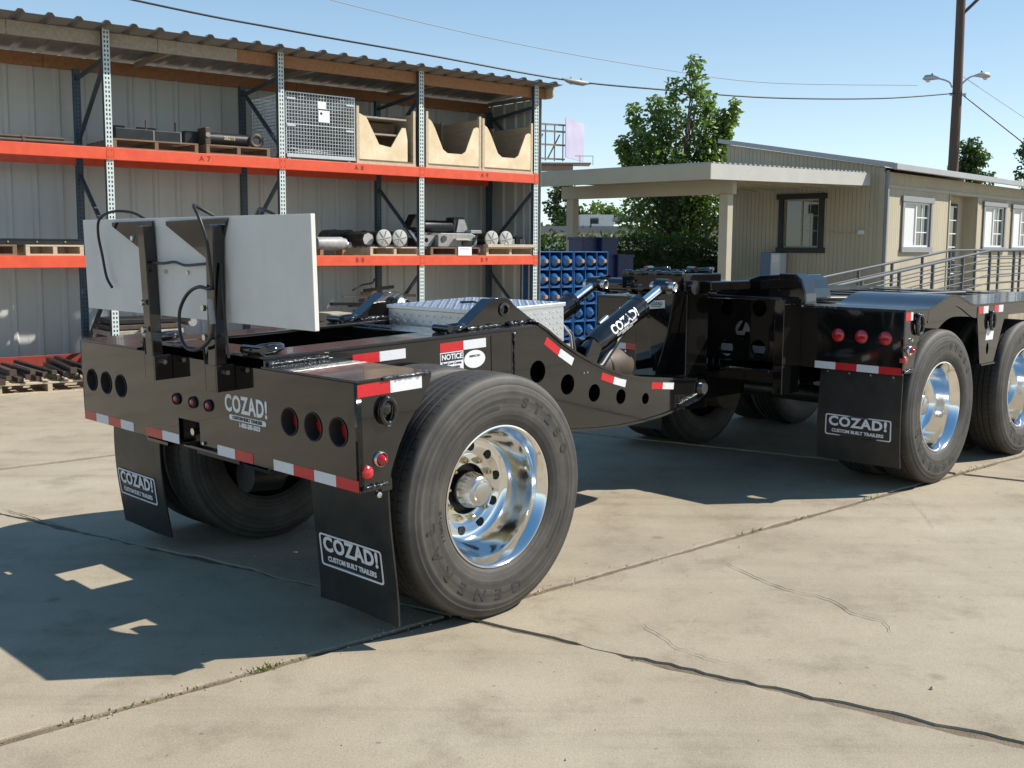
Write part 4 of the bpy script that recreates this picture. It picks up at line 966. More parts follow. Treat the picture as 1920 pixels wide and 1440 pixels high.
tag(MB().box(-1.5, 1.0, .3, 10.9, -.02, .0045).build('shed_floor', 'concrete', None), kind='structure').matrix_world = S_M

RACK = sthing('pallet_rack', 'tall pallet rack with punched blue-grey uprights and bright orange beams', 'rack', 0, 0, 0)
YF = (1.80, 3.93, 6.09, 8.22, 10.31); XR = -1.15; TOPZ = 3.985
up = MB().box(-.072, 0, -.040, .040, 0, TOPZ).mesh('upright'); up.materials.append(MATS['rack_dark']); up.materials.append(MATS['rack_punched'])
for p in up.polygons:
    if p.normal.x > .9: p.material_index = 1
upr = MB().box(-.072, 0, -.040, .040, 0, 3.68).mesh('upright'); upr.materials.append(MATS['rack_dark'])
dots = MB()
for k in range(70):
    for yy in (-.018, .018): dots.box(.0, .0012, yy - .006, yy + .006, .08 + k * .0508, .105 + k * .0508)
dots = dots.mesh('punched_slots'); dots.materials.append(MATS['dark_hole'])
for i, y in enumerate(YF):
    o = meshobj('upright', up, None, RACK); o.location = (0, y, 0)
    o = meshobj('upright', upr, None, RACK); o.location = (XR, y, 0); tag(meshobj('punched_slots', dots, None, o), kind='stuff')
    A = i % 2 == 0
    seq = [(.25, 1.15), (1.55, 2.40), (2.80, 3.62)]
    MB().bar((-.07, y, 3.66), (XR, y, 3.56), .03, .045).build('brace', 'rack_dark', RACK)
    MB().bar((-.07, y, .18), (XR, y, .18), .03, .045).build('brace', 'rack_dark', RACK)
    for k, (z0, z1) in enumerate(seq):
        fr_low = (k + (0 if A else 1)) % 2 == 0
        a, b = ((-.06, y, z0), (XR - .02, y, z1)) if fr_low else ((-.06, y, z1), (XR - .02, y, z0))
        MB().bar(a, b, .03, .045, up=(0, 1, 0)).build('brace', 'rack_dark', RACK)
for lv, (z0, z1) in (('B', (1.275, 1.412)), ('A', (2.510, 2.647))):
    for i in range(4):
        y0, y1 = YF[i] + .041, YF[i + 1] - .041
        bm_ = MB().box(-.045, .012, y0, y1, z0, z1).build('beam', 'beam_orange', RACK, bevel=.004)
        MB().box(XR - .06, XR - .005, y0, y1, z0, z1).build('beam', 'beam_orange', RACK, bevel=.004)
        text('%s %d' % (lv, 6 + i), .085, 'side', (y0 + y1) / 2 + (-.35 if i == 0 else .05), z0 + .072, .0128, 'beam_lettering', bm_, bold=.002, sx=1.0, space=1.2)
        for sd in (-.012, .012):
            pass
    for i, y in enumerate(YF):
        c_ = MB().box(.0005, .0135, y - .0395, y + .0395, z0 - .004, z1 + .012).build('beam_connector', 'beam_orange', RACK, bevel=.002)
        for yy in (-.02, .02):
            for zz in (z0 + .03, z1 - .03): MB().box(.0135, .0145, y + yy - .004, y + yy + .004, zz - .008, zz + .008).build('connector_slot', 'beam_lettering', c_)
for i in range(2): MB().box(XR - .06, XR - .005, YF[i] + .041, YF[i + 1] - .041, .04, .175).build('beam', 'beam_shaded_red', RACK, bevel=.004)  # low rear beams, their shade painted in as a darker red

ORD = ('first', 'second', 'third', 'fourth', 'fifth', 'sixth', 'seventh', 'eighth', 'ninth', 'tenth', 'eleventh', 'twelfth', 'thirteenth', 'fourteenth', 'fifteenth')
# ---- goods on the rack
LA, LB = 2.648, 1.413
_pal = {}
def pallet(x, y, z, W, D, label, m='wood_pale', group='pallets on the rack', rz=0.0, h=.12):
    p = sthing('pallet', label, 'pallet', x, y, z, group, rz)
    key = (W, D, m, h)
    if key not in _pal:
        d = {}
        d['s'] = MB().box(-D, 0, -.022, .022, .018, h - .02).mesh('stringer'); d['b'] = MB().box(-.095, 0, -W / 2, W / 2, 0, .018).mesh('deck_board')
        for k in d: d[k].materials.append(MATS[m])
        _pal[key] = d
    d = _pal[key]
    for yy in (-W / 2 + .022, 0, W / 2 - .022):
        o = meshobj('stringer', d['s'], None, p); o.location = (-.002, yy, 0)
    n = 7
    for k in range(n):
        o = meshobj('deck_board', d['b'], None, p); o.location = (-k * (D - .095) / (n - 1), 0, h - .0195)
    for k in range(3):
        o = meshobj('deck_board', d['b'], None, p); o.location = (-k * (D - .095) / 2, 0, 0)
    return p
# top level
for i, (x, z, r) in enumerate(((-.02, .0, .022), (-.09, .0, .02), (-.05, .045, .018))):
    t_ = sthing('steel_tube', ('front black steel tube lying along the left upper beam', 'rear black steel tube lying along the left upper beam', 'thin black steel tube laid on top of two others at upper left')[i], 'tube', x, 1.9, LA + r + z)
    MB().tube([(0, 0, 0), (0, 1.64 - .05 * i, 0)], r, 12).build('tube_body', 'steel_brown', t_, smooth=40)
    MB().lathe([(1.1, r * 1.35), (1.13, r * 1.35)], 12, 'Y').build('tube_collar', 'steel_brown', t_)
pallet(-.06, 4.50, LA, 1.02, 1.0, 'dark wooden pallet under two square steel tubes on the upper shelf', 'wood_dark')
pallet(-.03, 5.52, LA, .84, 1.0, 'dark wooden pallet under the black roller on the upper shelf', 'wood_dark')
for i, (y0, y1) in enumerate(((4.05, 4.50), (4.44, 4.84))):
    t_ = sthing('axle_beam', ('left black square steel beam with upright pin on the upper pallet', 'right black square steel beam with upright pin on the upper pallet')[i], 'steel beam', -.15 - .03 * i, y0, LA + .122)
    MB().box(-.16, 0, 0, y1 - y0, .0, .13).build('beam_body', 'steel_black', t_, bevel=.008)
    MB().box(-.15, -.01, y1 - y0 + .0005, y1 - y0 + .012, .008, .122).build('end_plate', 'steel_grey', t_)
    MB().box(-.35, -.33, -.02, .22, 0, .19).build('flange_plate', 'steel_black', t_)
    MB().tube([(-.12, .40 - .02 * i, .12), (-.12, .40 - .02 * i, .25)], .011, 8).build('pin', 'steel_brown', t_)
    MB().box(-.33, -.16, .02, .12, .03, .10).build('bracket', 'steel_black', t_)
t_ = sthing('roller', 'black steel roller chalked 38215 with a ring end, on the upper shelf pallet', 'roller', -.12, 5.12, LA + .122)
MB().lathe([(.08, .075), (.60, .075)], 24, 'Y', (-.10, 0, .085)).build('roller_body', 'steel_black', t_, smooth=40)
MB().box(-.24, .01, .0, .07, 0, .21).build('end_block', 'steel_brown', t_, bevel=.01)
MB().lathe([(.01, .03), (.018, .03), (.018, .018)], 18, 'X', (0, .035, .12)).build('block_eye', 'steel_grey', t_, smooth=40)
MB().tube([(-.02, .68 + .075 * math.cos(a), .085 + .07 * math.sin(a)) for a in [2 * math.pi * k / 22 for k in range(22)]], .028, 10, closed=True).build('ring_end', 'steel_brown', t_, smooth=60)
MB().box(-.30, -.20, -.18, .05, 0, .17).build('rear_bracket', 'steel_black', t_, bevel=.01)
text('38215', .062, 'side', .33, .095, -.024, 'wood_pale', t_, bold=.001)
# wire basket
bk = sthing('wire_basket', 'galvanised wire mesh basket with two paper tags on the top shelf', 'basket', -.02, 6.16, LA + .05)
def wirepanel(axis, c, u0, u1, z0, z1, n_u, n_z, name='wire_panel'):
    mb = MB()
    for k in range(n_u + 1):
        u = u0 + (u1 - u0) * k / n_u; a, b = ((c, u, z0), (c, u, z1)) if axis == 'X' else ((u, c, z0), (u, c, z1)); mb.bar(a, b, .0058, .0058)
    for k in range(n_z + 1):
        z = z0 + (z1 - z0) * k / n_z; w = .012 if k in (0, n_z, n_z // 2) else .0058
        a, b = ((c, u0, z), (c, u1, z)) if axis == 'X' else ((u0, c, z), (u1, c, z)); mb.bar(a, b, w, w)
    return mb.build(name, 'galvanised', bk)
BW, BD, BH = 1.0, 1.0, .80
wirepanel('X', 0, 0, BW, .0, BH, 24, 18); wirepanel('X', -BD, 0, BW, .0, BH, 24, 18)
wirepanel('Y', 0.006, -BD, 0, .0, BH, 24, 18); wirepanel('Y', BW - .006, -BD, 0, .0, BH, 24, 18)
MB().box(-BD, 0, 0, BW, -.012, -.004).build('basket_floor', 'steel_grey', bk)
MB().bar((.004, 0, .0), (.004, BW, .0), .03, .045).build('bottom_rail', 'galvanised', bk)
for yy in (.06, .94):
    for xx in (-.06, -.94): MB().bar((xx, yy, -.012), (xx, yy, -.05), .04, .03).build('foot', 'galvanised', bk)
for z0, z1, y0, y1 in ((.62, .715, .45, .57), (.45, .60, .46, .62)): MB().box(.0075, .0085, y0, y1, z0, z1).build('paper_tag', 'paper_white', bk)
MB().lathe([(.009, .018), (.0095, .018)], 12, 'X', (0, .50, .56)).build('tag_mark', 'decal_dark', bk)
for yy, zz in ((.07, .72), (.93, .70), (.07, .38), (.92, .36)): MB().box(.006, .014, yy - .06, yy + .06, zz - .012, zz + .012).build('latch', 'galvanised', bk)
for k in range(7):
    MB().tube([(-.15 - .1 * k, .15 + random.uniform(0, .2), .05 + .03 * k), (-.2 - .1 * k, .8, .08 + .03 * k)], .03, 8).build('basket_load', 'steel_grey', bk)
# wooden crates with a notch in front
def crate(y, W, h, label, depth=1.0, shelf=False):
    c = sthing('wooden_crate', label, 'crate', -.01, y, LA, 'notched wooden crates')
    for yy in (0, W - .04):
        for xx in (-.045, -depth): MB().box(xx, xx + .045, yy, yy + .04, 0, h + .02).build('corner_post', 'wood_pale', c, bevel=.003)
    a, b = .042, W - .042; n1, n2 = a + .09, b - (.20 if shelf else .14)
    MB().prism([(a, .06), (b, .06), (b, h * .80 if not shelf else .30), (n2 + .10, h * .82), (n2 + .04, h * .78), (n2 - .10, .26), (n2 - .16, .22), (n1 + .24, .22), (n1 + .16, .27), (n1 + .02, h * .74), (n1 - .04, h * .86), (a, h * .90)] if not shelf else
               [(a, .06), (b - .09, .06), (b - .09, .36), (n2 + .08, h * .70), (n2 + .02, h * .70), (n2 - .16, .24), (n1 + .22, .27), (n1 + .02, h * .84), (a, h * .90)], 'X', -.022, -.002).build('front_panel', 'wood_crate', c, bevel=.002)
    MB().box(-depth + .01, -depth + .03, a, b, .06, h).build('back_panel', 'wood_dark', c)
    for yy in (.006, W - .026): MB().box(-depth + .046, -.046, yy, yy + .02, .06, h * .97).build('side_panel', 'wood_pale', c)
    for k in range(3): MB().box(-depth + .005, -.002, a + .001, b - .001, .035 + .0, .058).build('floor_board', 'wood_dark', c) if k == 0 else None
    MB().box(-.04, .006, -.005, W + .005, .0, .034).build('bottom_rail', 'wood_pale', c, bevel=.003)
    if shelf:
        for zz in (.40, .62):
            MB().box(-depth + .05, -.03, a + .002, b - .09, zz, zz + .022).build('shelf_board', 'wood_grey', c)
        MB().box(-.35, -.33, a, b - .1, .06, .60).build('divider', 'wood_dark', c)
    else:
        MB().bar((-.30, a + .10, h * .85), (-.12, a + .34, .10), .03, .02).build('loose_stick', 'wood_dark', c)
    for k in range(5): MB().box(-.8 + .1 * k, -.72 + .1 * k, a + .06 + .1 * k, a + .30 + .1 * k, .06, .16 + .03 * (k % 3)).build('crate_load', 'steel_brown', c)
    return c
crate(7.185, .94, .74, 'wooden crate with shelves inside, beside the wire basket', shelf=True)
crate(8.30, .97, .76, 'notched wooden crate in the middle of the last upper bay')
crate(9.29, .96, .74, 'notched wooden crate at the far end of the upper shelf')
# middle level
pallet(-.02, 3.30, LB, .62, 1.0, 'pale wooden pallet carrying flat black channels at left on the middle shelf')
pallet(-.02, 2.50, LB, .80, 1.0, 'dark wooden pallet cut by the left picture edge', 'wood_dark')
for i in range(3):
    t_ = sthing('steel_channel', ('front', 'middle', 'rear')[i] + ' flat black steel channel on the left middle-shelf pallets', 'channel', -.06 - .22 * i, 2.62, LB + .122, 'black channels on the left middle shelf')
    MB().box(-.18, 0, 0, 1.02 - .03 * i, 0, .05).build('channel_web', 'steel_black', t_, bevel=.004)
    MB().box(-.02, .004, 0, 1.02 - .03 * i, .05, .065).build('channel_flange', 'steel_black', t_)
    for k in range(3): MB().lathe([(.004, .012), (.008, .01), (.008, 0)], 8, 'X', (0, .2 + .3 * k, .03)).build('channel_bolt', 'brass', t_)
t_ = sthing('motor', 'grey finned drum on brown blocks at the start of the middle shelf bay', 'motor', -.22, 6.72, LB)
MB().lathe([(0, .05), (.01, .09), (.40, .095), (.43, .075), (.46, .075), (.48, .04)], 24, 'Y', (-.12, 0, .155)).build('drum', 'steel_grey', t_, smooth=40)
for yy in (.02, .36): MB().box(-.2, -.02, yy, yy + .05, 0, .075).build('block', 'wood_fresh', t_)
MB().lathe([(.48, .045), (.54, .045), (.54, 0)], 8, 'Y', (-.12, 0, .14)).build('drum_fitting', 'galvanised', t_)
pallet(-.02, 7.79, LB, .80, 1.0, 'pale wooden pallet under the first pair of spoked grey discs')
pallet(-.02, 9.84, LB, .92, 1.0, 'pale wooden pallet under the second pair of spoked grey discs')
pallet(-.06, 8.86, LB, .90, 1.0, 'dark wooden pallet under the grey gear housing', 'wood_dark')
def pipe(y, z, x, L, r, label, disc=True):
    t_ = sthing('steel_pipe', label, 'pipe', x, y, z)
    MB().tube([(0, 0, 0), (-L, -.0, 0)], r * .8, 20).build('pipe_body', 'steel_black', t_, smooth=40)
    if disc:
        d_ = MB().lathe([(0, r), (.018, r), (.020, r * .97), (.020, 0)], 32, 'X').build('end_disc', 'disc_grey', t_, smooth=40)
        for k in range(3):
            a = R(10 + 60 * k); MB().bar((.024, -r * .92 * math.cos(a), -r * .92 * math.sin(a)), (.024, r * .92 * math.cos(a), r * .92 * math.sin(a)), .008, .008).build('disc_rib', 'disc_grey', d_)
    MB().lathe([(-L - .02, r * .98), (-L, r * .98)], 28, 'X').build('rear_flange', 'steel_black', t_, smooth=40)
pipe(7.60, LB + .122 + .118, -.02, .95, .118, 'black pipe with spoked grey end disc, left of the first pair')
pipe(7.855, LB + .122 + .118, -.02, .95, .118, 'black pipe with spoked grey end disc, right of the first pair')
pipe(9.475, LB + .122 + .122, -.03, .9, .122, 'black pipe with spoked grey end disc, left of the second pair')
pipe(9.745, LB + .122 + .122, -.03, .9, .122, 'black pipe with spoked grey end disc, right of the second pair')
t_ = sthing('steel_tube', 'black eight-sided tube with grey end beside the spoked discs', 'tube', -.10, 7.40, LB + .122 + .10)
MB().lathe([(-.9, .10), (0, .10)], 8, 'X').build('tube_body', 'steel_black', t_); MB().lathe([(.0, .085), (.012, .085), (.012, 0)], 8, 'X').build('end_cap', 'disc_grey', t_)
for k, yy in enumerate((7.23, 7.45)):
    t_ = sthing('steel_drum', ('left dark round drum standing far back on the middle shelf', 'right dark round drum standing far back on the middle shelf')[k], 'drum', -.70, yy, LB + .24)
    MB().lathe([(-.3, .115), (-.05, .115), (-.04, .12), (0, .12), (0, 0)], 24, 'X').build('drum_body', 'steel_black', t_, smooth=40); MB().lathe([(0, .05), (.02, .045), (.02, 0)], 16, 'X').build('drum_hub', 'steel_black', t_)
t_ = sthing('hydraulic_ram', 'long black hydraulic ram with a bracketed end on the middle shelf', 'ram', -.40, 8.32, LB + .42)
MB().lathe([(0, .09), (.62, .09), (.64, .10), (.80, .10), (.82, .06)], 24, 'Y').build('ram_body', 'steel_black', t_, smooth=40)
MB().box(-.10, .10, .66, .86, -.12, .14).build('end_bracket', 'steel_black', t_, bevel=.01); MB().prism([(.70, -.08), (.86, -.08), (.90, -.02), (.84, .11), (.74, .11)], 'X', .101, .12).build('bracket_face', 'steel_grey', t_)
MB().prism([(-.10, -.02), (.16, -.02), (.16, .10), (.0, .17)], 'X', -.1, .1).build('tail_plate', 'steel_black', t_)
for zz in (-.40, -.28, -.16): MB().box(-.08, .08, .1, .2, zz, zz + .07).build('support_block', 'wood_dark', t_)
t_ = sthing('gear_housing', 'pale grey gear housing with a round eye on the middle shelf pallet', 'housing', -.12, 8.58, LB + .122)
MB().prism([(0, 0), (.70, 0), (.70, .16), (.60, .20), (.06, .20), (0, .17)], 'X', -.30, -.0).build('housing_body', 'steel_grey', t_, bevel=.01)
MB().lathe([(0, .045), (.012, .045), (.012, .025)], 20, 'X', (0, .10, .12)).build('housing_eye', 'steel_brown', t_, smooth=40)
MB().box(.001, .03, .42, .60, .02, .10).build('side_box', 'steel_black', t_, bevel=.005); MB().box(.001, .06, .28, .52, .10, .125).build('ledge', 'wood_pale', t_)
MB().bar((.03, .60, .03), (.03, .68, .18), .02, .03).build('lever', 'steel_black', t_); MB().box(-.2, -.02, .60, .80, .201, .25).build('top_bracket', 'steel_grey', t_, bevel=.006)
t_ = sthing('bracket_plate', 'pale steel bracket plate with a hole leaning beside the upright', 'bracket', -.20, 8.28, LB + .13)
plate('plate_body', [[(0, 0), (.22, 0), (.33, .16), (.0, .16)], circ(.15, .09, .035, 18)], .02, 'side', 0, 'steel_grey', t_); MB().box(-.3, -.021, .02, .20, 0, .12).build('plate_block', 'steel_black', t_)
for k, yy in enumerate((9.99, 10.19)):
    t_ = sthing('steel_block', ('left grey-faced black steel block by the last upright', 'right grey-faced black steel block by the last upright')[k], 'steel block', -.16, yy - .06, LB + .122)
    MB().box(-.25, 0, -.08, .06, 0, .16).build('block_body', 'steel_black', t_, bevel=.008); MB().box(.0005, .006, .0, .09, .03, .13).build('block_face', 'steel_grey', t_); MB().tube([(-.05, -.03, .16), (-.05, -.03, .185)], .012, 8).build('block_stud', 'steel_black', t_)
t_ = sthing('timber', 'pale timber plank lying along the edge of the far middle-shelf pallet', 'timber', .0, 9.38, LB + .1215)
MB().box(-.10, .02, 0, .93, 0, .045).build('plank', 'wood_pale', t_, bevel=.003); MB().box(-.1, .025, .32, .52, .0455, .049).build('plank_rag', 'paper_white', t_)
t_ = sthing('paper_sheet', 'white paper label hanging on the front of a middle-shelf pallet', 'paper', .016, 8.84, LB + .0); MB().box(0, .0015, 0, .24, .0, .125).build('sheet', 'paper_white', t_); MB().box(.0016, .002, .03, .2, .09, .1).build('print_line', 'far_grey', t_)
# floor level
rq = random.Random(11)
t_ = sthing('pallet_of_offcuts', 'heap of dark steel and wood offcuts on the floor behind the lift lugs', 'heap', -.35, 7.05, .0)
for k in range(34):
    L = rq.uniform(.3, 1.1); a = rq.uniform(-.35, .35); y0 = rq.uniform(-.05, .75); z = .05 + .026 * k + rq.uniform(-.02, .02); x = rq.uniform(-.45, 0)
    MB().bar((x, y0, z), (x + L * math.sin(a) * .5, y0 + L * math.cos(a) * .6, z + rq.uniform(-.04, .05)), rq.uniform(.04, .10), rq.uniform(.02, .05)).build('offcut', rq.choice(('steel_brown', 'wood_dark', 'wood_pale', 'steel_black', 'wood_dark')), t_)
MB().tube(smoothpts([(-.1, .30, .92), (-.1, .45, .99), (-.1, .62, 1.02), (-.1, .66, 1.08)]), .012, 8).build('bent_rod', 'steel_black', t_)
t_ = sthing('spring_stack', 'stack of flat leaf springs and boards on the floor by the first upright', 'leaf springs', -.05, 3.86, 0)
for k in range(9): MB().box(-.6, 0, .02 * (k % 3), 1.0 - .05 * (k % 4), .06 + k * .068, .06 + k * .068 + .056).build('spring_leaf', ('wood_grey', 'steel_brown', 'steel_black')[k % 3], t_, bevel=.006)
MB().bar((.03, .35, .52), (.03, .62, .70), .02, .03).build('spring_clip', 'steel_brown', t_); MB().lathe([(-.3, .055), (.0, .055)], 16, 'X', (0, 1.02, .60)).build('spring_eye', 'steel_grey', t_, smooth=40)
t_ = sthing('marked_boxes', 'flat brown boxes marked J2600 on the floor at the board end', 'boxes', .10, 6.70, 0)
for k in range(5): MB().box(-.5, 0, .0 + .02 * (k % 2), .34, .03 + .125 * k, .03 + .125 * k + .115).build('box', ('wood_dark', 'wood_grey', 'steel_brown')[k % 3], t_, bevel=.005)
text('J2600', .055, 'side', .16, .59, .001, 'wood_pale', t_)
t_ = sthing('lumber_pile', 'sunlit pile of pale lumber on the floor in front of the rack', 'lumber', .65, 4.35, 0)
for k in range(26): MB().box(-.10 - .11 * (k % 6), -.01 - .11 * (k % 6), rq.uniform(-.1, .1), 1.05 + rq.uniform(-.2, .2), .02 + .09 * (k // 6), .02 + .09 * (k // 6) + .08).build('board', 'wood_pale', t_, bevel=.003)
# floor pallets of steel bars in front
pallet(1.02, 2.92, .0, 1.0, 1.2, 'wooden floor pallet loaded with dark steel bars, left of the dolly', 'wood_pale', 'floor pallets', rz=R(-4))
pallet(.70, 2.00, .0, 1.0, 1.2, 'wooden floor pallet at the left picture edge', 'wood_pale', 'floor pallets', rz=R(3))
for k in range(15):
    t_ = sthing('steel_bar', '%s dark steel bar from the left on the floor pallet by the dolly' % ORD[k], 'steel bar', 1.06 + rq.uniform(-.12, .05), 2.46 + .062 * k, .122 + .035 * (k % 3), 'steel bars on the floor pallet', rz=rq.uniform(-.12, .12))
    L = rq.uniform(1.0, 1.4); w = rq.uniform(.04, .06)
    MB().box(-L, 0, -w / 2, w / 2, 0, w).build('bar_body', rq.choice(('steel_black', 'steel_brown', 'steel_black')), t_, bevel=.005); MB().box(-.06, .004, -w / 2 - .004, w / 2 + .004, .006, w + .006).build('bar_end', 'steel_brown', t_)
for k in range(5):
    t_ = sthing('steel_bar', '%s dark steel bar from the left on the pallet at the picture edge' % ORD[k], 'steel bar', .75 + rq.uniform(-.1, .05), 1.7 + .13 * k, .122, 'steel bars on the edge pallet', rz=rq.uniform(-.2, .2))
    MB().box(-1.1, 0, -.03, .03, 0, .05).build('bar_body', 'steel_brown', t_, bevel=.005); MB().box(-.05, .004, -.034, .034, .004, .056).build('bar_end', 'steel_black', t_)

# ---- blue racks of water bottles beyond the shed
CW, CH = .245, .28
bfr = {}
for rk in range(2):
    r_ = sthing('bottle_rack', ('blue plastic bottle rack nearest the shed corner', 'blue plastic bottle rack right of the first one')[rk], 'bottle rack', -.1, 10.44 + rk * .765, 0, 'blue bottle racks')
    W = 3 * CW + .012; D = .42; H0 = .06
    for k in range(4): MB().box(-D, 0, k * CW, k * CW + .014, H0, H0 + 5 * CH + .014).build('side_wall' if k in (0, 3) else 'divider', 'blue_plastic', r_, bevel=.002)
    for k in range(6): MB().box(-D, -.002, .0142, 3 * CW - .0002, H0 + k * CH, H0 + k * CH + .016).build('shelf', 'blue_plastic', r_, bevel=.002)
    for k in range(5):
        for c in range(3): MB().prism([(.015 + c * CW, H0 + k * CH + .0165), (c * CW + CW - .001, H0 + k * CH + .0165), (c * CW + CW - .001, H0 + k * CH + .065), (c * CW + CW * .72, H0 + k * CH + .034), (c * CW + CW * .34, H0 + k * CH + .034), (c * CW + .015, H0 + k * CH + .065)], 'X', -.03, -.008).build('cradle_lip', 'blue_plastic', r_)
    MB().box(-D - .006, -D, 0, 3 * CW + .012, H0, H0 + 5 * CH).build('rack_back', 'barrel_blue', r_)
    for yy in (.02, 3 * CW - .02): MB().box(-D + .02, -.02, yy - .02, yy + .02, 0, H0).build('rack_foot', 'blue_plastic', r_)
    for k in range(5):
        for c in range(3):
            full = rk == 0 or k == 4
            lab = 'blue bottle %s, %s row from the top, %s column of the %s rack' % ('with tan cap' if full else 'without a cap', ORD[4 - k], ORD[c], ('nearer', 'farther')[rk])
            b_ = sthing('water_bottle', lab, 'bottle', -.12, 10.44 + rk * .765 + (c + .5) * CW + .007, H0 + k * CH + .142, 'capped water bottles in racks' if full else 'uncapped water bottles in racks')
            if 'b' not in bfr:
                bfr['b'] = MB().lathe([(-.28, 0), (-.28, .08), (-.27, .100), (-.18, .100), (-.17, .096), (-.16, .100), (-.06, .100), (-.01, .09), (.04, .055), (.06, .028), (.075, .026)], 20, 'X').mesh('bottle_body', 40); bfr['b'].materials.append(MATS['bottle_blue'])
                bfr['c'] = MB().lathe([(.06, .032), (.095, .031), (.098, .028), (.098, 0)], 16, 'X').mesh('cap', 40); bfr['c'].materials.append(MATS['cap_tan'])
            meshobj('bottle_body', bfr['b'], None, b_)
            if full: meshobj('cap', bfr['c'], None, b_)

# ------------------------------------------------------------------ office building (local Y along the long wall, X outward from it)
K_LOC = Vector((7.923, 22.5, 0)); K_ROT = azrot(43.5)
K_M = Matrix.Translation(K_LOC) @ Matrix.Rotation(K_ROT, 4, 'Z')
def kthing(name, label, cat, x=0, y=0, z=0, group=None, rz=0.0): return thing(name, label, cat, K_M @ Vector((x, y, z)), K_ROT + rz, group)
BL = kthing('office_building', 'long beige grooved-siding office with grey trimmed windows and low roof', 'building')
BLEN, BWID = 15.0, 7.9
def siding(L, z0, z1, grooves=.10, name='siding_wall', skip=()):
    """vertical grooved panel: local Y 0..L, front face x=0; rectangular openings left out"""
    mb = MB(); ys_ = sorted({0, L, *[v for o in skip for v in o[:2]]}); 
    n = int(L / grooves)
    cuts = sorted({round(i * grooves, 4) for i in range(n + 1)} | set(ys_))
    for a, b in zip(cuts, cuts[1:]):
        if b - a < .004: continue
        segs = [(z0, z1)]
        for (o0, o1, w0, w1) in skip:
            if a >= o0 - 1e-6 and b <= o1 + 1e-6:
                ns = []
                for s0, s1 in segs:
                    if w0 > s0: ns.append((s0, min(w0, s1)))
                    if w1 < s1: ns.append((max(w1, s0), s1))
                segs = [q for q in ns if q[1] > q[0] + .001]
        for s0, s1 in segs:
            mb.box(-.02, 0, a + .003, b - .003, s0, s1)
    return mb
WIN = [(1.04, 2.50, 1.60, 2.60), (5.98, 7.42, 1.62, 2.66), (8.10, 9.55, 1.62, 2.66), (11.2, 12.6, 1.62, 2.66)]
REC = (3.72, 5.45, .50, 2.86)
EV = 3.20
BZ = .35
tag(siding(BLEN, BZ, EV, skip=WIN + [REC]).build('front_siding', 'siding', BL), 'sunlit beige grooved siding of the long front wall')
MB().box(-.045, -.0205, 0, 3.72, BZ, EV).build('front_backing', 'siding', BL) if False else None
mb = MB()
cuts = [0] + [v for w in sorted(WIN + [REC]) for v in w[:2]] + [BLEN]
for a, b in zip(cuts[::2], cuts[1::2]): mb.box(-.06, -.012, a, b, BZ, EV)
for w in WIN + [REC]:
    mb.box(-.06, -.012, w[0], w[1], w[3], EV); mb.box(-.06, -.012, w[0], w[1], BZ, w[2])
tag(mb.build('front_backing', 'siding', BL), kind='stuff')
# end wall (in shade) facing the yard
EW = MB(); n = 39
for i in range(n):
    x0, x1 = -.1 * i, -.1 * (i + 1); zt = lambda x: 3.30 + (-x) * .178
    if -2.34 < (x0 + x1) / 2 < -1.46:
        for (za, zb0, zb1) in ((BZ, 1.57, 1.57), (2.66, zt(x0), zt(x1))):
            EW.add([(x1 + .003, 0, za), (x0 - .003, 0, za), (x0 - .003, .02, za), (x1 + .003, .02, za), (x1 + .003, 0, zb1), (x0 - .003, 0, zb0), (x0 - .003, .02, zb0), (x1 + .003, .02, zb1)], [(0, 3, 2, 1), (4, 5, 6, 7), (0, 1, 5, 4), (1, 2, 6, 5), (2, 3, 7, 6), (3, 0, 4, 7)])
        continue
    EW.add([(x1 + .003, 0, BZ), (x0 - .003, 0, BZ), (x0 - .003, .02, BZ), (x1 + .003, .02, BZ), (x1 + .003, 0, zt(x1)), (x0 - .003, 0, zt(x0)), (x0 - .003, .02, zt(x0)), (x1 + .003, .02, zt(x1))], [(0, 3, 2, 1), (4, 5, 6, 7), (0, 1, 5, 4), (1, 2, 6, 5), (2, 3, 7, 6), (3, 0, 4, 7)])
EW.build('end_siding', 'siding', BL)
MB().prism([(0, BZ), (-1.45, BZ), (-1.45, 3.5), (-.2, 3.3), (0, 3.28)], 'Y', .012, .06).build('end_backing', 'siding', BL)
MB().prism([(-2.35, BZ), (-3.9, BZ), (-3.9, 3.97), (-2.35, 3.65)], 'Y', .012, .06).build('end_backing', 'siding', BL)
# roof with metal edge
MB().prism([(.28, 3.235), (.28, 3.36), (-4.05, 4.13), (-4.05, 4.03), (-.0, 3.31)], 'Y', -.18, BLEN).build('roof', 'roof_grey', BL)
MB().box(.281, .36, -.20, BLEN, 3.215, 3.345).build('gutter', 'roof_grey', BL, bevel=.01)
for z0, z1, x in ((2.86, 2.93, .012),): MB().box(.0005, .022, .09, BLEN, z0, z1).build('trim_band', 'siding_trim', BL)
MB().box(.0005, .03, -.03, .085, BZ, EV - .02).build('corner_trim', 'siding_trim', BL); MB().box(-.10, -.0, -.03, -.0005, BZ, 3.27).build('corner_trim', 'siding_trim', BL)
MB().box(.031, .10, .0, .07, .4, 3.22).build('downspout', 'trim_grey', BL, bevel=.012)
MB().box(-3.9, -.001, .06, BLEN, .0, BZ - .002).build('skirt', 'trim_grey', BL)
MB().box(-3.85, -.10, .3, BLEN - .1, BZ, .50).build('floor', 'far_grey', BL); MB().box(-3.0, -2.9, .3, BLEN, .5, 3.2).build('inner_wall', 'far_white', BL); MB().box(-3.9, -3.85, .06, BLEN, BZ, 3.97).build('rear_wall', 'siding', BL); MB().box(-3.85, -.06, BLEN - .05, BLEN, BZ, 3.3).build('far_end_wall', 'siding', BL)
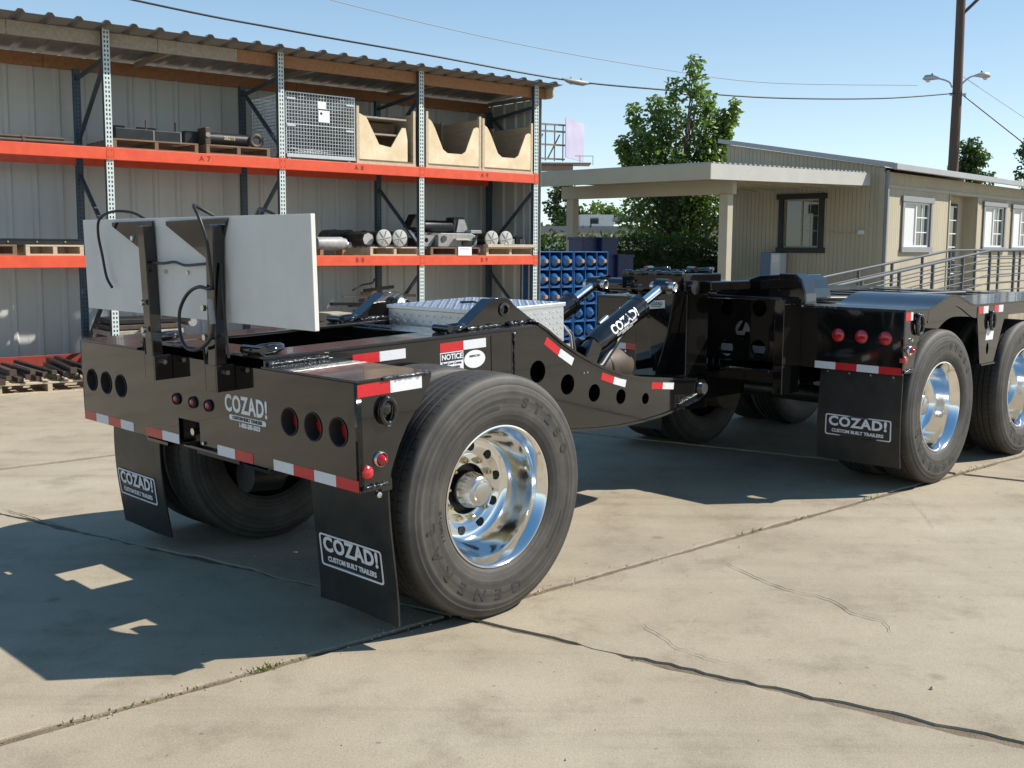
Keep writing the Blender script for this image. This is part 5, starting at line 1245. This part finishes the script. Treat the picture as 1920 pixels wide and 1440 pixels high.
def window(y0, y1, z0, z1, half='blind'):
    w = MB()
    tr = .10
    w.box(.0225, .045, y0 - tr, y0, z0 - .0, z1).box(.0225, .045, y1, y1 + tr, z0, z1).box(.0225, .060, y0 - tr - .04, y1 + tr + .04, z1, z1 + .12).box(.0225, .065, y0 - tr - .02, y1 + tr + .02, z0 - .12, z0)
    o = w.build('window', 'trim_grey', BL, bevel=.005)
    f = .04
    fb = MB().box(-.05, .0, y0, y0 + f, z0, z1).box(-.05, .0, y1 - f, y1, z0, z1).box(-.05, .0, y0 + f, y1 - f, z0, z0 + f).box(-.05, .0, y0 + f, y1 - f, z1 - f, z1)
    ym = (y0 + y1) / 2
    fb.box(-.05, -.002, ym - .025, ym + .025, z0 + f, z1 - f)
    fb.build('frame', 'frame_white', o)
    MB().box(-.040, -.034, ym + .026, y1 - f - .001, z0 + f, z1 - f).build('pane', 'glass_dark', o)
    MB().box(-.034, -.030, y0 + f + .001, ym - .026, z0 + f, z1 - f).build('screen', 'blind_white', o)
    m = MB()
    yc2 = (ym + .025 + y1 - f) / 2; m.box(-.0335, -.022, yc2 - .012, yc2 + .012, z0 + f, z1 - f)
    for k in (1, 2):
        zz = z0 + (z1 - z0) * k / 3; m.box(-.0335, -.024, ym + .026, y1 - f, zz - .012, zz + .012)
    m.build('muntin', 'frame_white', o)
for w in WIN: window(*w)
# recessed entry with glazed door
MB().box(-.36, -.32, REC[0], REC[1], .5, 2.86).build('entry_back', 'siding', BL)
for yy in (REC[0] - .0, REC[1]): MB().box(-.36, -.0605, yy - .04, yy + .0, .5, 2.86).build('entry_side', 'siding', BL)
MB().box(-.359, -.0605, REC[0], REC[1] - .04, 2.861, 2.9).build('entry_ceiling', 'siding_trim', BL)
d = MB().box(-.319, -.28, 3.76, 4.95, .52, 2.68).build('door', 'trim_dark', BL, bevel=.004)
MB().box(-.279, -.273, 3.90, 4.85, .62, 2.60).build('door_glass', 'glass_dark', d)
m = MB(); m.box(-.272, -.262, 4.37, 4.39, .62, 2.60)
for k in range(7): m.box(-.272, -.263, 3.90, 4.85, .62 + 1.98 * k / 6 - .012, .62 + 1.98 * k / 6 + .012)
m.build('muntin', 'frame_white', d); MB().tube([(-.26, 4.90, 1.5), (-.22, 4.90, 1.5), (-.22, 4.82, 1.5)], .012, 8).build('handle', 'galvanised', d)
MB().box(.0005, .024, REC[0] - .1, REC[0] - .041, .5, 2.859).build('entry_trim', 'siding_trim', BL); MB().box(.0005, .024, REC[1] + .0005, REC[1] + .06, .5, 2.859).build('entry_trim', 'siding_trim', BL)
# shaded window in the end wall
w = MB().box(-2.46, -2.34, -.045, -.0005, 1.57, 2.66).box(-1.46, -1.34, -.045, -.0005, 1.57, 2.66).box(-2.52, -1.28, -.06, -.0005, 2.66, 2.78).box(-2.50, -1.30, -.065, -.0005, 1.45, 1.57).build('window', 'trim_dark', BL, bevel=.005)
MB().box(-2.34, -2.30, .0, .05, 1.57, 2.66).box(-1.50, -1.46, .0, .05, 1.57, 2.66).box(-2.30, -1.50, .0, .05, 1.57, 1.61).box(-2.30, -1.50, .0, .05, 2.62, 2.66).box(-1.91, -1.88, .0, .05, 1.61, 2.62).build('frame', 'siding_trim', w)
MB().box(-2.30, -1.911, .03, .035, 1.61, 2.62).build('pane', 'glass_dark', w); MB().box(-1.879, -1.50, .025, .03, 1.61, 2.62).build('pane', 'glass_dark', w)
m = MB().box(-1.70, -1.688, .018, .024, 1.61, 2.62)
for k in (1, 2): m.box(-1.879, -1.50, .018, .0245, 1.61 + k * .336 - .006, 1.61 + k * .336 + .006)
m.build('muntin', 'siding_trim', w)
MB().tube([(-1.28, -.03, 1.95), (-1.0, -.03, 1.90), (-.7, -.03, 1.90), (-.52, -.03, 1.93)], .009, 6).build('conduit', 'siding_trim', BL); MB().box(-.52, -.38, -.07, -.001, 1.86, 1.96).build('wall_light', 'appliance_white', BL, bevel=.02)
ap = kthing('water_dispenser', 'white and blue dispenser cabinet against the shaded end wall', 'dispenser', -2.45, -.35, .0)
MB().box(-.26, .0, .0, .30, .0, 1.46).build('cabinet', 'appliance_blue', ap, bevel=.01); MB().box(.001, .24, .0, .30, .0, 1.44).build('cabinet', 'appliance_white', ap, bevel=.01)
MB().box(.04, .20, -.006, -.0005, 1.22, 1.40).build('notice', 'paper_white', ap); MB().box(.02, .22, -.006, -.0005, 1.14, 1.16).build('handle_bar', 'galvanised', ap)

# ------------------------------------------------------------------ carport against the end wall
CP = kthing('carport', 'cream carport roof on two square posts against the office end wall', 'carport')
CX0, CX1, CY0 = -4.55, -.25, -6.35
def cz(y): return 2.97 + (y - CY0) * .028
mb = MB(); npz = 40
MB().add([(CX0, CY0, cz(CY0)), (CX1, CY0, cz(CY0)), (CX1, -.2, cz(-.2)), (CX0, -.2, cz(-.2)), (CX0, CY0, cz(CY0) + .02), (CX1, CY0, cz(CY0) + .02), (CX1, -.2, cz(-.2) + .02), (CX0, -.2, cz(-.2) + .02)], [(0, 3, 2, 1), (4, 5, 6, 7), (0, 1, 5, 4), (1, 2, 6, 5), (2, 3, 7, 6), (3, 0, 4, 7)]).build('roof_sheet', 'fascia_cream', CP)
for k in range(36):
    y = CY0 + .08 + k * .17; MB().box(CX0, CX1 + .03, y - .035, y + .035, cz(y) + .021, cz(y) + .045).build('roof_rib', 'roof_grey', CP)
def fasc(p, q, h, m): return MB().add([(p[0], p[1], cz(p[1]) - h), (q[0], q[1], cz(q[1]) - h), (q[0], q[1], cz(q[1]) + .018), (p[0], p[1], cz(p[1]) + .018), (p[0] + p[2], p[1] + p[3], cz(p[1]) - h), (q[0] + p[2], q[1] + p[3], cz(q[1]) - h), (q[0] + p[2], q[1] + p[3], cz(q[1]) + .018), (p[0] + p[2], p[1] + p[3], cz(p[1]) + .018)], [(0, 1, 2, 3), (7, 6, 5, 4), (0, 4, 5, 1), (1, 5, 6, 2), (2, 6, 7, 3), (3, 7, 4, 0)]).build('fascia', m, CP)
fasc((CX1 + .001, CY0, .035, 0), (CX1 + .001, -.2), .25, 'fascia_cream')
fasc((CX0, CY0 - .036, 0, .035), (CX1 + .036, CY0 - .036), .25, 'siding_trim')
BY = -5.25
bmz = cz(BY) - .22
MB().box(CX0 + .05, CX1 - .18, BY - .07, BY + .07, bmz - .26, bmz - .005).build('beam', 'siding_trim', CP, bevel=.006)
for xx in (-.60, -4.25): MB().box(xx - .09, xx + .09, BY - .09, BY + .09, 0, bmz - .261).build('post', 'siding_trim', CP, bevel=.006)
for k in range(9): MB().box(CX0 + .1 + k * .5, CX0 + .15 + k * .5, CY0 + .1, -.25, cz(CY0) - .12, cz(CY0) - .02).build('joist', 'siding', CP)

# ------------------------------------------------------------------ ramp railings in front of the long wall
def railing(name, label, pts, drop, nb=6):
    r_ = kthing(name, label, 'railing', 0, 0, 0, 'ramp railings')
    P = [Vector(p) for p in pts]
    for b in range(nb):
        dz = -b * .145; MB().tube([p + Vector((0, 0, dz)) for p in P], .024 if b == 0 else .012, 8).build('rail', 'rail_grey', r_, smooth=60)
    tot = 0
    for a, b in zip(P, P[1:]):
        L = (b - a).length; n = max(1, round(L / 1.25))
        for k in range(n + 1):
            if k == n and b is not P[-1]: continue
            c = a.lerp(b, k / n); MB().box(c.x - .022, c.x + .022, c.y - .022, c.y + .022, max(0, c.z - drop), c.z - .02).build('post', 'rail_grey', r_)
    return r_
railing('ramp_railing', 'back steel railing climbing the ramp to the office door', [(1.75, -6.1, 1.08), (1.75, -.75, 1.53), (1.75, 3.4, 1.56)], .98)
railing('ramp_railing', 'front steel railing beside the ramp with a level landing section', [(3.0, -8.6, .99), (3.0, -2.15, 1.535), (3.0, 5.5, 1.56)], .98)
railing('ramp_railing', 'short steel stair railing dropping from the landing', [(3.05, .35, 1.55), (4.3, .75, .95)], .98, 5)
rp = kthing('ramp', 'concrete access ramp leading up to the office landing', 'ramp')
MB().prism([(-8.6, .0), (-2.1, .0), (-2.1, .55), (-8.6, .03)], 'X', 1.7, 3.05).build('ramp_slope', 'concrete', rp); MB().box(.04, 3.05, -2.099, 5.6, 0, .56).build('landing', 'concrete', rp)

# ------------------------------------------------------------------ utility pole with two lamps, wires
PO = thing('utility_pole', 'tall dark wooden utility pole with two cobra-head lamps behind the office', 'pole', (15.80, 38, 0))
MB().tube([(0.02, 0, 0), (.05, 0, 7.0), (-.02, 0, 13.5)], [.205, .165, .145], 16).build('shaft', 'pole_wood', PO, smooth=60)
for s, x1, z1 in ((-1, -1.12, 7.62), (1, 1.05, 7.72)):
    a = MB().tube(smoothpts([(s * .15, 0, 7.30), (s * .25, 0, 7.48), (s * .5, 0, z1 - .04), (s * .75, 0, z1)]), .03, 8).build('lamp_arm', 'lamp_metal', PO, smooth=60)
    MB().tube([(s * .62, 0, z1 + .0), (s * .72, 0, z1 + .01), (s * .90, 0, z1 + .03), (s * 1.10, 0, z1 + .01), (s * 1.20, 0, z1 - .03)], [.03, .06, .10, .105, .03], 14).build('lamp_head', 'lamp_metal', a, smooth=60)
    MB().lathe([(z1 - .15, 0), (z1 - .14, .05), (z1 - .07, .095)], 14, 'Z', (s * 1.02, 0, 0)).build('lamp_glass', 'blind_white', a, smooth=60); MB().tube([(s * .88, 0, z1 + .1), (s * .88, 0, z1 + .17)], .03, 8).build('photocell', 'steel_black', a)
MB().bar((.14, 0, 9.9), (.75, 0, 10.5), .10, .10).build('cross_arm_brace', 'pole_wood', PO); MB().box(-.2, .35, -.05, .05, 7.02, 7.1).build('wire_bracket', 'lamp_metal', PO)
def wire(label, pts, r, m, name='overhead_wire'):
    o = MB().tube(smoothpts(pts, 8), r, 6).build(name, m, None, smooth=80); return tag(o, label, 'wire', 'overhead wires')
WP = [(-18, 19.0, 8.2), (-8.89, 25, 7.2), (-5.88, 27, 6.96), (-2.38, 29, 6.71), (1.52, 31.5, 6.46), (4.58, 33, 6.42), (8.37, 35, 6.48), (12.65, 36.7, 6.72), (15.95, 38, 7.12)]
wire('dark overhead cable running from upper left to the utility pole', WP, .026, 'cable_black')
wire('faint upper wire crossing behind the tree', [(-14, 37, 12.0), (-6.86, 40, 10.64), (-.09, 43, 9.7), (6.36, 46, 9.2), (11.46, 48, 8.97), (18.96, 50, 9.21)], .016, 'wire_pale')
wire('cable dropping from the pole to the right picture edge', [(15.95, 38, 7.12), (18.34, 38, 5.36), (20.5, 38, 3.8)], .022, 'cable_black')
wire('thin wire dropping to the right above the lower cable', [(16.0, 38, 7.7), (18.4, 38, 6.2), (20.5, 38, 4.9)], .010, 'wire_pale')
sp_ = thing('cable_splice', 'dark splice case with clips on the overhead cable near the shed', 'splice case', (1.85, 31.68, 6.46), 0)
MB().tube([(-.42, -.25, .03), (-.32, -.19, .0), (-.2, -.12, -.02), (.2, .12, -.045), (.34, .2, -.03), (.5, .3, -.02)], [.02, .05, .085, .085, .05, .02], 12).build('splice_body', 'steel_grey', sp_, smooth=60)
for u in (-.16, .16): MB().tube([(u, u * .6, -.12), (u, u * .6, .10)], .03, 8).build('splice_clip', 'lamp_metal', sp_)

# ------------------------------------------------------------------ vegetation
def leaf_cloud(name, parent, m, centres, n, L, W, seed, droop=.5):
    r = random.Random(seed); mb = MB()
    for _ in range(n):
        c, rad = r.choice(centres)
        while True:
            v = Vector((r.uniform(-1, 1), r.uniform(-1, 1), r.uniform(-1, 1)))
            if .25 < v.length < 1: break
        p = Vector(c) + Vector((v.x * rad[0], v.y * rad[1], v.z * rad[2]))
        d = Vector((r.gauss(0, 1), r.gauss(0, 1), r.gauss(-droop, .6))); s = r.uniform(.6, 1.25)
        leafquad(mb, p, d, (r.gauss(0, 1), r.gauss(0, 1), r.gauss(0, .7)), L * s, W * s)
    return tag(mb.build(name, m, parent), None)
def tree(name, label, loc, trunk_h, centres, n, L, W, seed, m='leaf', tr=.14, group=None):
    t = thing(name, label, 'tree', loc, 0, group); r = random.Random(seed)
    tk = MB().tube([(0, 0, 0), (.03, 0, trunk_h * .5), (0, .02, trunk_h)], [tr, tr * .8, tr * .6], 10).build('trunk', 'bark', t, smooth=60)
    for c, rad in centres:
        c = Vector(c); MB().tube([(0, .02, trunk_h * .7), (c.x * .5, c.y * .5, trunk_h * .7 + (c.z - trunk_h * .7) * .55), tuple(c)], [tr * .4, tr * .25, tr * .08], 6).build('limb', 'bark', t, smooth=60)
    leaf_cloud('crown', t, m, centres, n, L, W, seed)
    return t
# leafy young tree behind the carport: several upright plumes
cs = []
r = random.Random(5)
def plume(x, z0, z1, w, n):
    for i in range(n):
        f = i / (n - 1); cs.append(((x * (1 + .0 * f) + r.uniform(-.1, .1) + (x * .25 * f), r.uniform(-.35, .35), z0 + (z1 - z0) * f), (w * (1.08 - .70 * f), w * (1.0 - .6 * f), .34)))
plume(-.15, 1.6, 5.6, .75, 11); plume(.30, 1.8, 6.15, .68, 12); plume(-.85, 2.0, 5.05, .62, 9); plume(.95, 2.0, 4.9, .55, 9); plume(-.75, 1.8, 4.2, .85, 6); plume(.65, 1.8, 4.3, .9, 6); plume(0, 1.7, 3.6, 1.0, 4); plume(-.48, 2.6, 5.2, .66, 8); plume(.66, 2.6, 5.35, .62, 8)
for i in range(5): cs.append(((-1.05 - .10 * i, 0, 3.35 + .22 * i), (.34 - .04 * i, .3, .24)))
for i in range(6): cs.append(((.95 + .10 * i, .1, 3.9 + .26 * i), (.36 - .045 * i, .3, .25)))
tree('leafy_tree', 'leafy green tree with upright plumes rising behind the carport roof', (4.30, 27.6, 0), 2.4, cs, 16000, .15, .07, 21)
def blob(w, d, h, z0, n, seed):
    r = random.Random(seed); out = []
    for _ in range(n):
        a = r.uniform(0, 6.28); q = r.uniform(0, 1) ** .5; z = r.uniform(0, 1); k = math.sin(math.pi * min(.98, .12 + z * .86)) ** .6
        out.append(((math.cos(a) * q * w * k * .75, math.sin(a) * q * d * k * .75, z0 + z * h), (w * .30, d * .30, h * .13)))
    return out
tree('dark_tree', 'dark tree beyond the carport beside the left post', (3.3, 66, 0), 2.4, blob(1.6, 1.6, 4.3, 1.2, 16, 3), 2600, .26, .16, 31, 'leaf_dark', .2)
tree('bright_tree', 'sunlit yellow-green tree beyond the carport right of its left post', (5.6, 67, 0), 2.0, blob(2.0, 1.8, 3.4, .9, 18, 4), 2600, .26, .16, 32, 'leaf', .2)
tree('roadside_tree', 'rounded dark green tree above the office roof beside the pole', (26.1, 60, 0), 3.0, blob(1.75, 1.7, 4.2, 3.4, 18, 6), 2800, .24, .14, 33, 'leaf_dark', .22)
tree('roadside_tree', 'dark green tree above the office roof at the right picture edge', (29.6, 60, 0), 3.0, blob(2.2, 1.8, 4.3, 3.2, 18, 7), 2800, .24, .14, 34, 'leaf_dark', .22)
hd = MB()
def hedge(x0, y0, x1, y1, h, n, seed, w=.45):
    r = random.Random(seed)
    for _ in range(n):
        f = r.random(); x, y = x0 + (x1 - x0) * f, y0 + (y1 - y0) * f
        z = h * (r.random() ** .6) + (r.expovariate(9) if r.random() < .12 else 0)
        leafquad(hd, (x + r.gauss(0, w * .4), y + r.gauss(0, w * .4), z), (r.gauss(0, 1), r.gauss(0, 1), r.gauss(.7, .6)), (r.gauss(0, 1), r.gauss(0, 1), .3), .16 * r.uniform(.6, 1.3), .05)
hedge(.2, 24.2, 4.6, 25.6, 1.78, 5200, 41); hedge(4.6, 25.6, 8.2, 27.5, 1.66, 3600, 42)
H_ = thing('hedge', 'tall unclipped green hedge along the yard behind the blue racks', 'hedge', (0, 0, 0)); hd.build('foliage', 'leaf_dark', H_)
MB().bar((.2, 24.35, .75), (4.6, 25.75, .75), .25, 1.45).build('hedge_core', 'leaf_dark', H_); MB().bar((4.6, 25.75, .7), (8.2, 27.65, .7), .25, 1.3).build('hedge_core', 'leaf_dark', H_)
fw = MB(); r = random.Random(9)
for _ in range(5200):
    x = r.uniform(-10, 60); hgt = 3.4 + 1.3 * math.sin(x * .33) + .9 * math.sin(x * .87 + 1)
    leafquad(fw, (x, 121 + r.uniform(-2, 2), hgt * r.random() ** .5), (r.gauss(0, 1), r.gauss(0, 1), r.gauss(.3, .6)), (r.gauss(0, 1), r.gauss(0, 1), .3), .8 * r.uniform(.6, 1.3), .55)
tag(fw.build('far_treeline', 'leaf_far'), 'far line of hazy green trees on the horizon', 'treeline', kind='stuff')

# ------------------------------------------------------------------ things beyond the yard
for i, (x, y, z, h) in enumerate(((1.32, 19.6, 0, 1.72), (1.70, 19.75, 0, 1.72), (2.02, 19.9, 0, 1.40))):
    b_ = thing('plastic_bin', ('dark blue square bin left, behind the bottle racks', 'dark blue square bin in the middle, behind the bottle racks', 'shorter dark blue square bin at right behind the bottle racks')[i], 'bin', (x, y, 0), R(-51.5), 'dark blue bins')
    MB().box(-.2, .2, -.2, .2, 0, h).build('bin_body', 'barrel_blue', b_, bevel=.02); MB().box(-.212, .212, -.212, .212, h * .5, h * .5 + .03).build('bin_rib', 'barrel_blue', b_); MB().box(-.215, .215, -.215, .215, h - .04, h + .012).build('bin_rim', 'barrel_blue', b_, bevel=.008)
fb = thing('far_building', 'low white building with a flat roof seen far off under the carport', 'building', (1.0, 60, 0), R(-8))
MB().box(-6, 14, 0, 8, 0, 2.35).build('wall', 'far_white', fb); MB().box(-6.3, 14.3, -.4, 8.3, 2.35, 2.72).build('roof', 'far_grey', fb)
for k in range(5): MB().box(-5 + k * 4, -3.6 + k * 4, -.03, -.001, .2, 1.9).build('garage_door', 'far_grey', fb)
fv = thing('roof_unit', 'white box on the far low roof beside the trees', 'roof unit', (5.0, 62.5, 2.72)); MB().box(-1, 1, 0, 2, 0, .75).build('unit_body', 'far_white', fv); MB().box(-.4, .1, -.02, 0, .2, .55).build('unit_grille', 'glass_dark', fv)
gc = thing('fuel_canopy', 'flat canopy roof on thin posts far off beside the leafy tree', 'canopy', (7.0, 52, 0)); MB().box(-1.6, 4, 0, 5, 2.92, 3.12).build('canopy_roof', 'far_grey', gc)
for xx in (-.4, 3.4): MB().tube([(xx, 1, 0), (xx, 1, 2.92)], .06, 8).build('canopy_post', 'far_white', gc)
# billboard on its steel frame, beyond
BB = thing('billboard', 'pale lavender billboard on a rusty steel frame above the carport', 'billboard', (3.9, 80, 0), R(0))
MB().add([(0.05, 0, 8.30), (1.72, 4.2, 8.30), (1.72, 4.2, 11.25), (.05, 0, 11.25), (.02, .15, 8.30), (1.69, 4.35, 8.30), (1.69, 4.35, 11.25), (.02, .15, 11.25)], [(0, 1, 2, 3), (7, 6, 5, 4), (0, 4, 5, 1), (1, 5, 6, 2), (2, 6, 7, 3), (3, 7, 4, 0)]).build('face', 'billboard_face', BB)
for z in (8.15, 9.2, 10.2, 10.7): MB().bar((-3.0, -1.2, z), (.0, .3, z), .09, .13).build('frame_beam', 'billboard_steel', BB)
for x in (-2.8, -2.2, -1.5, -.8, -.15): MB().bar((x, -1.2 + (x + 3) * .5, 8.0), (x, -1.2 + (x + 3) * .5, 10.75), .09, .09).build('frame_post', 'billboard_steel', BB)
for x in (-2.6, -1.3): MB().bar((x, -1.0 + (x + 3) * .5, 8.2), (x + .9, -.9 + (x + 3.9) * .5, 10.0), .08, .08).build('frame_brace', 'billboard_steel', BB)
MB().box(-3.2, 1.9, -1.3, 1.0, 7.70, 7.80).build('catwalk', 'billboard_steel', BB); MB().box(-3.2, .6, -.5, .3, 7.25, 7.65).build('main_beam', 'billboard_steel', BB)
for x in (-2.2, -.6): MB().tube([(x, 0, 0), (x, 0, 7.7)], .22, 12).build('column', 'billboard_steel', BB, smooth=60)
for x in (1.2, 2.2): MB().bar((x, 1.0, 7.8), (x, 1.0, 8.5), .04, .04).build('walk_rail', 'billboard_steel', BB)
MB().bar((.8, 1.0, 8.48), (2.2, 1.0, 8.48), .04, .04).build('walk_rail', 'billboard_steel', BB)
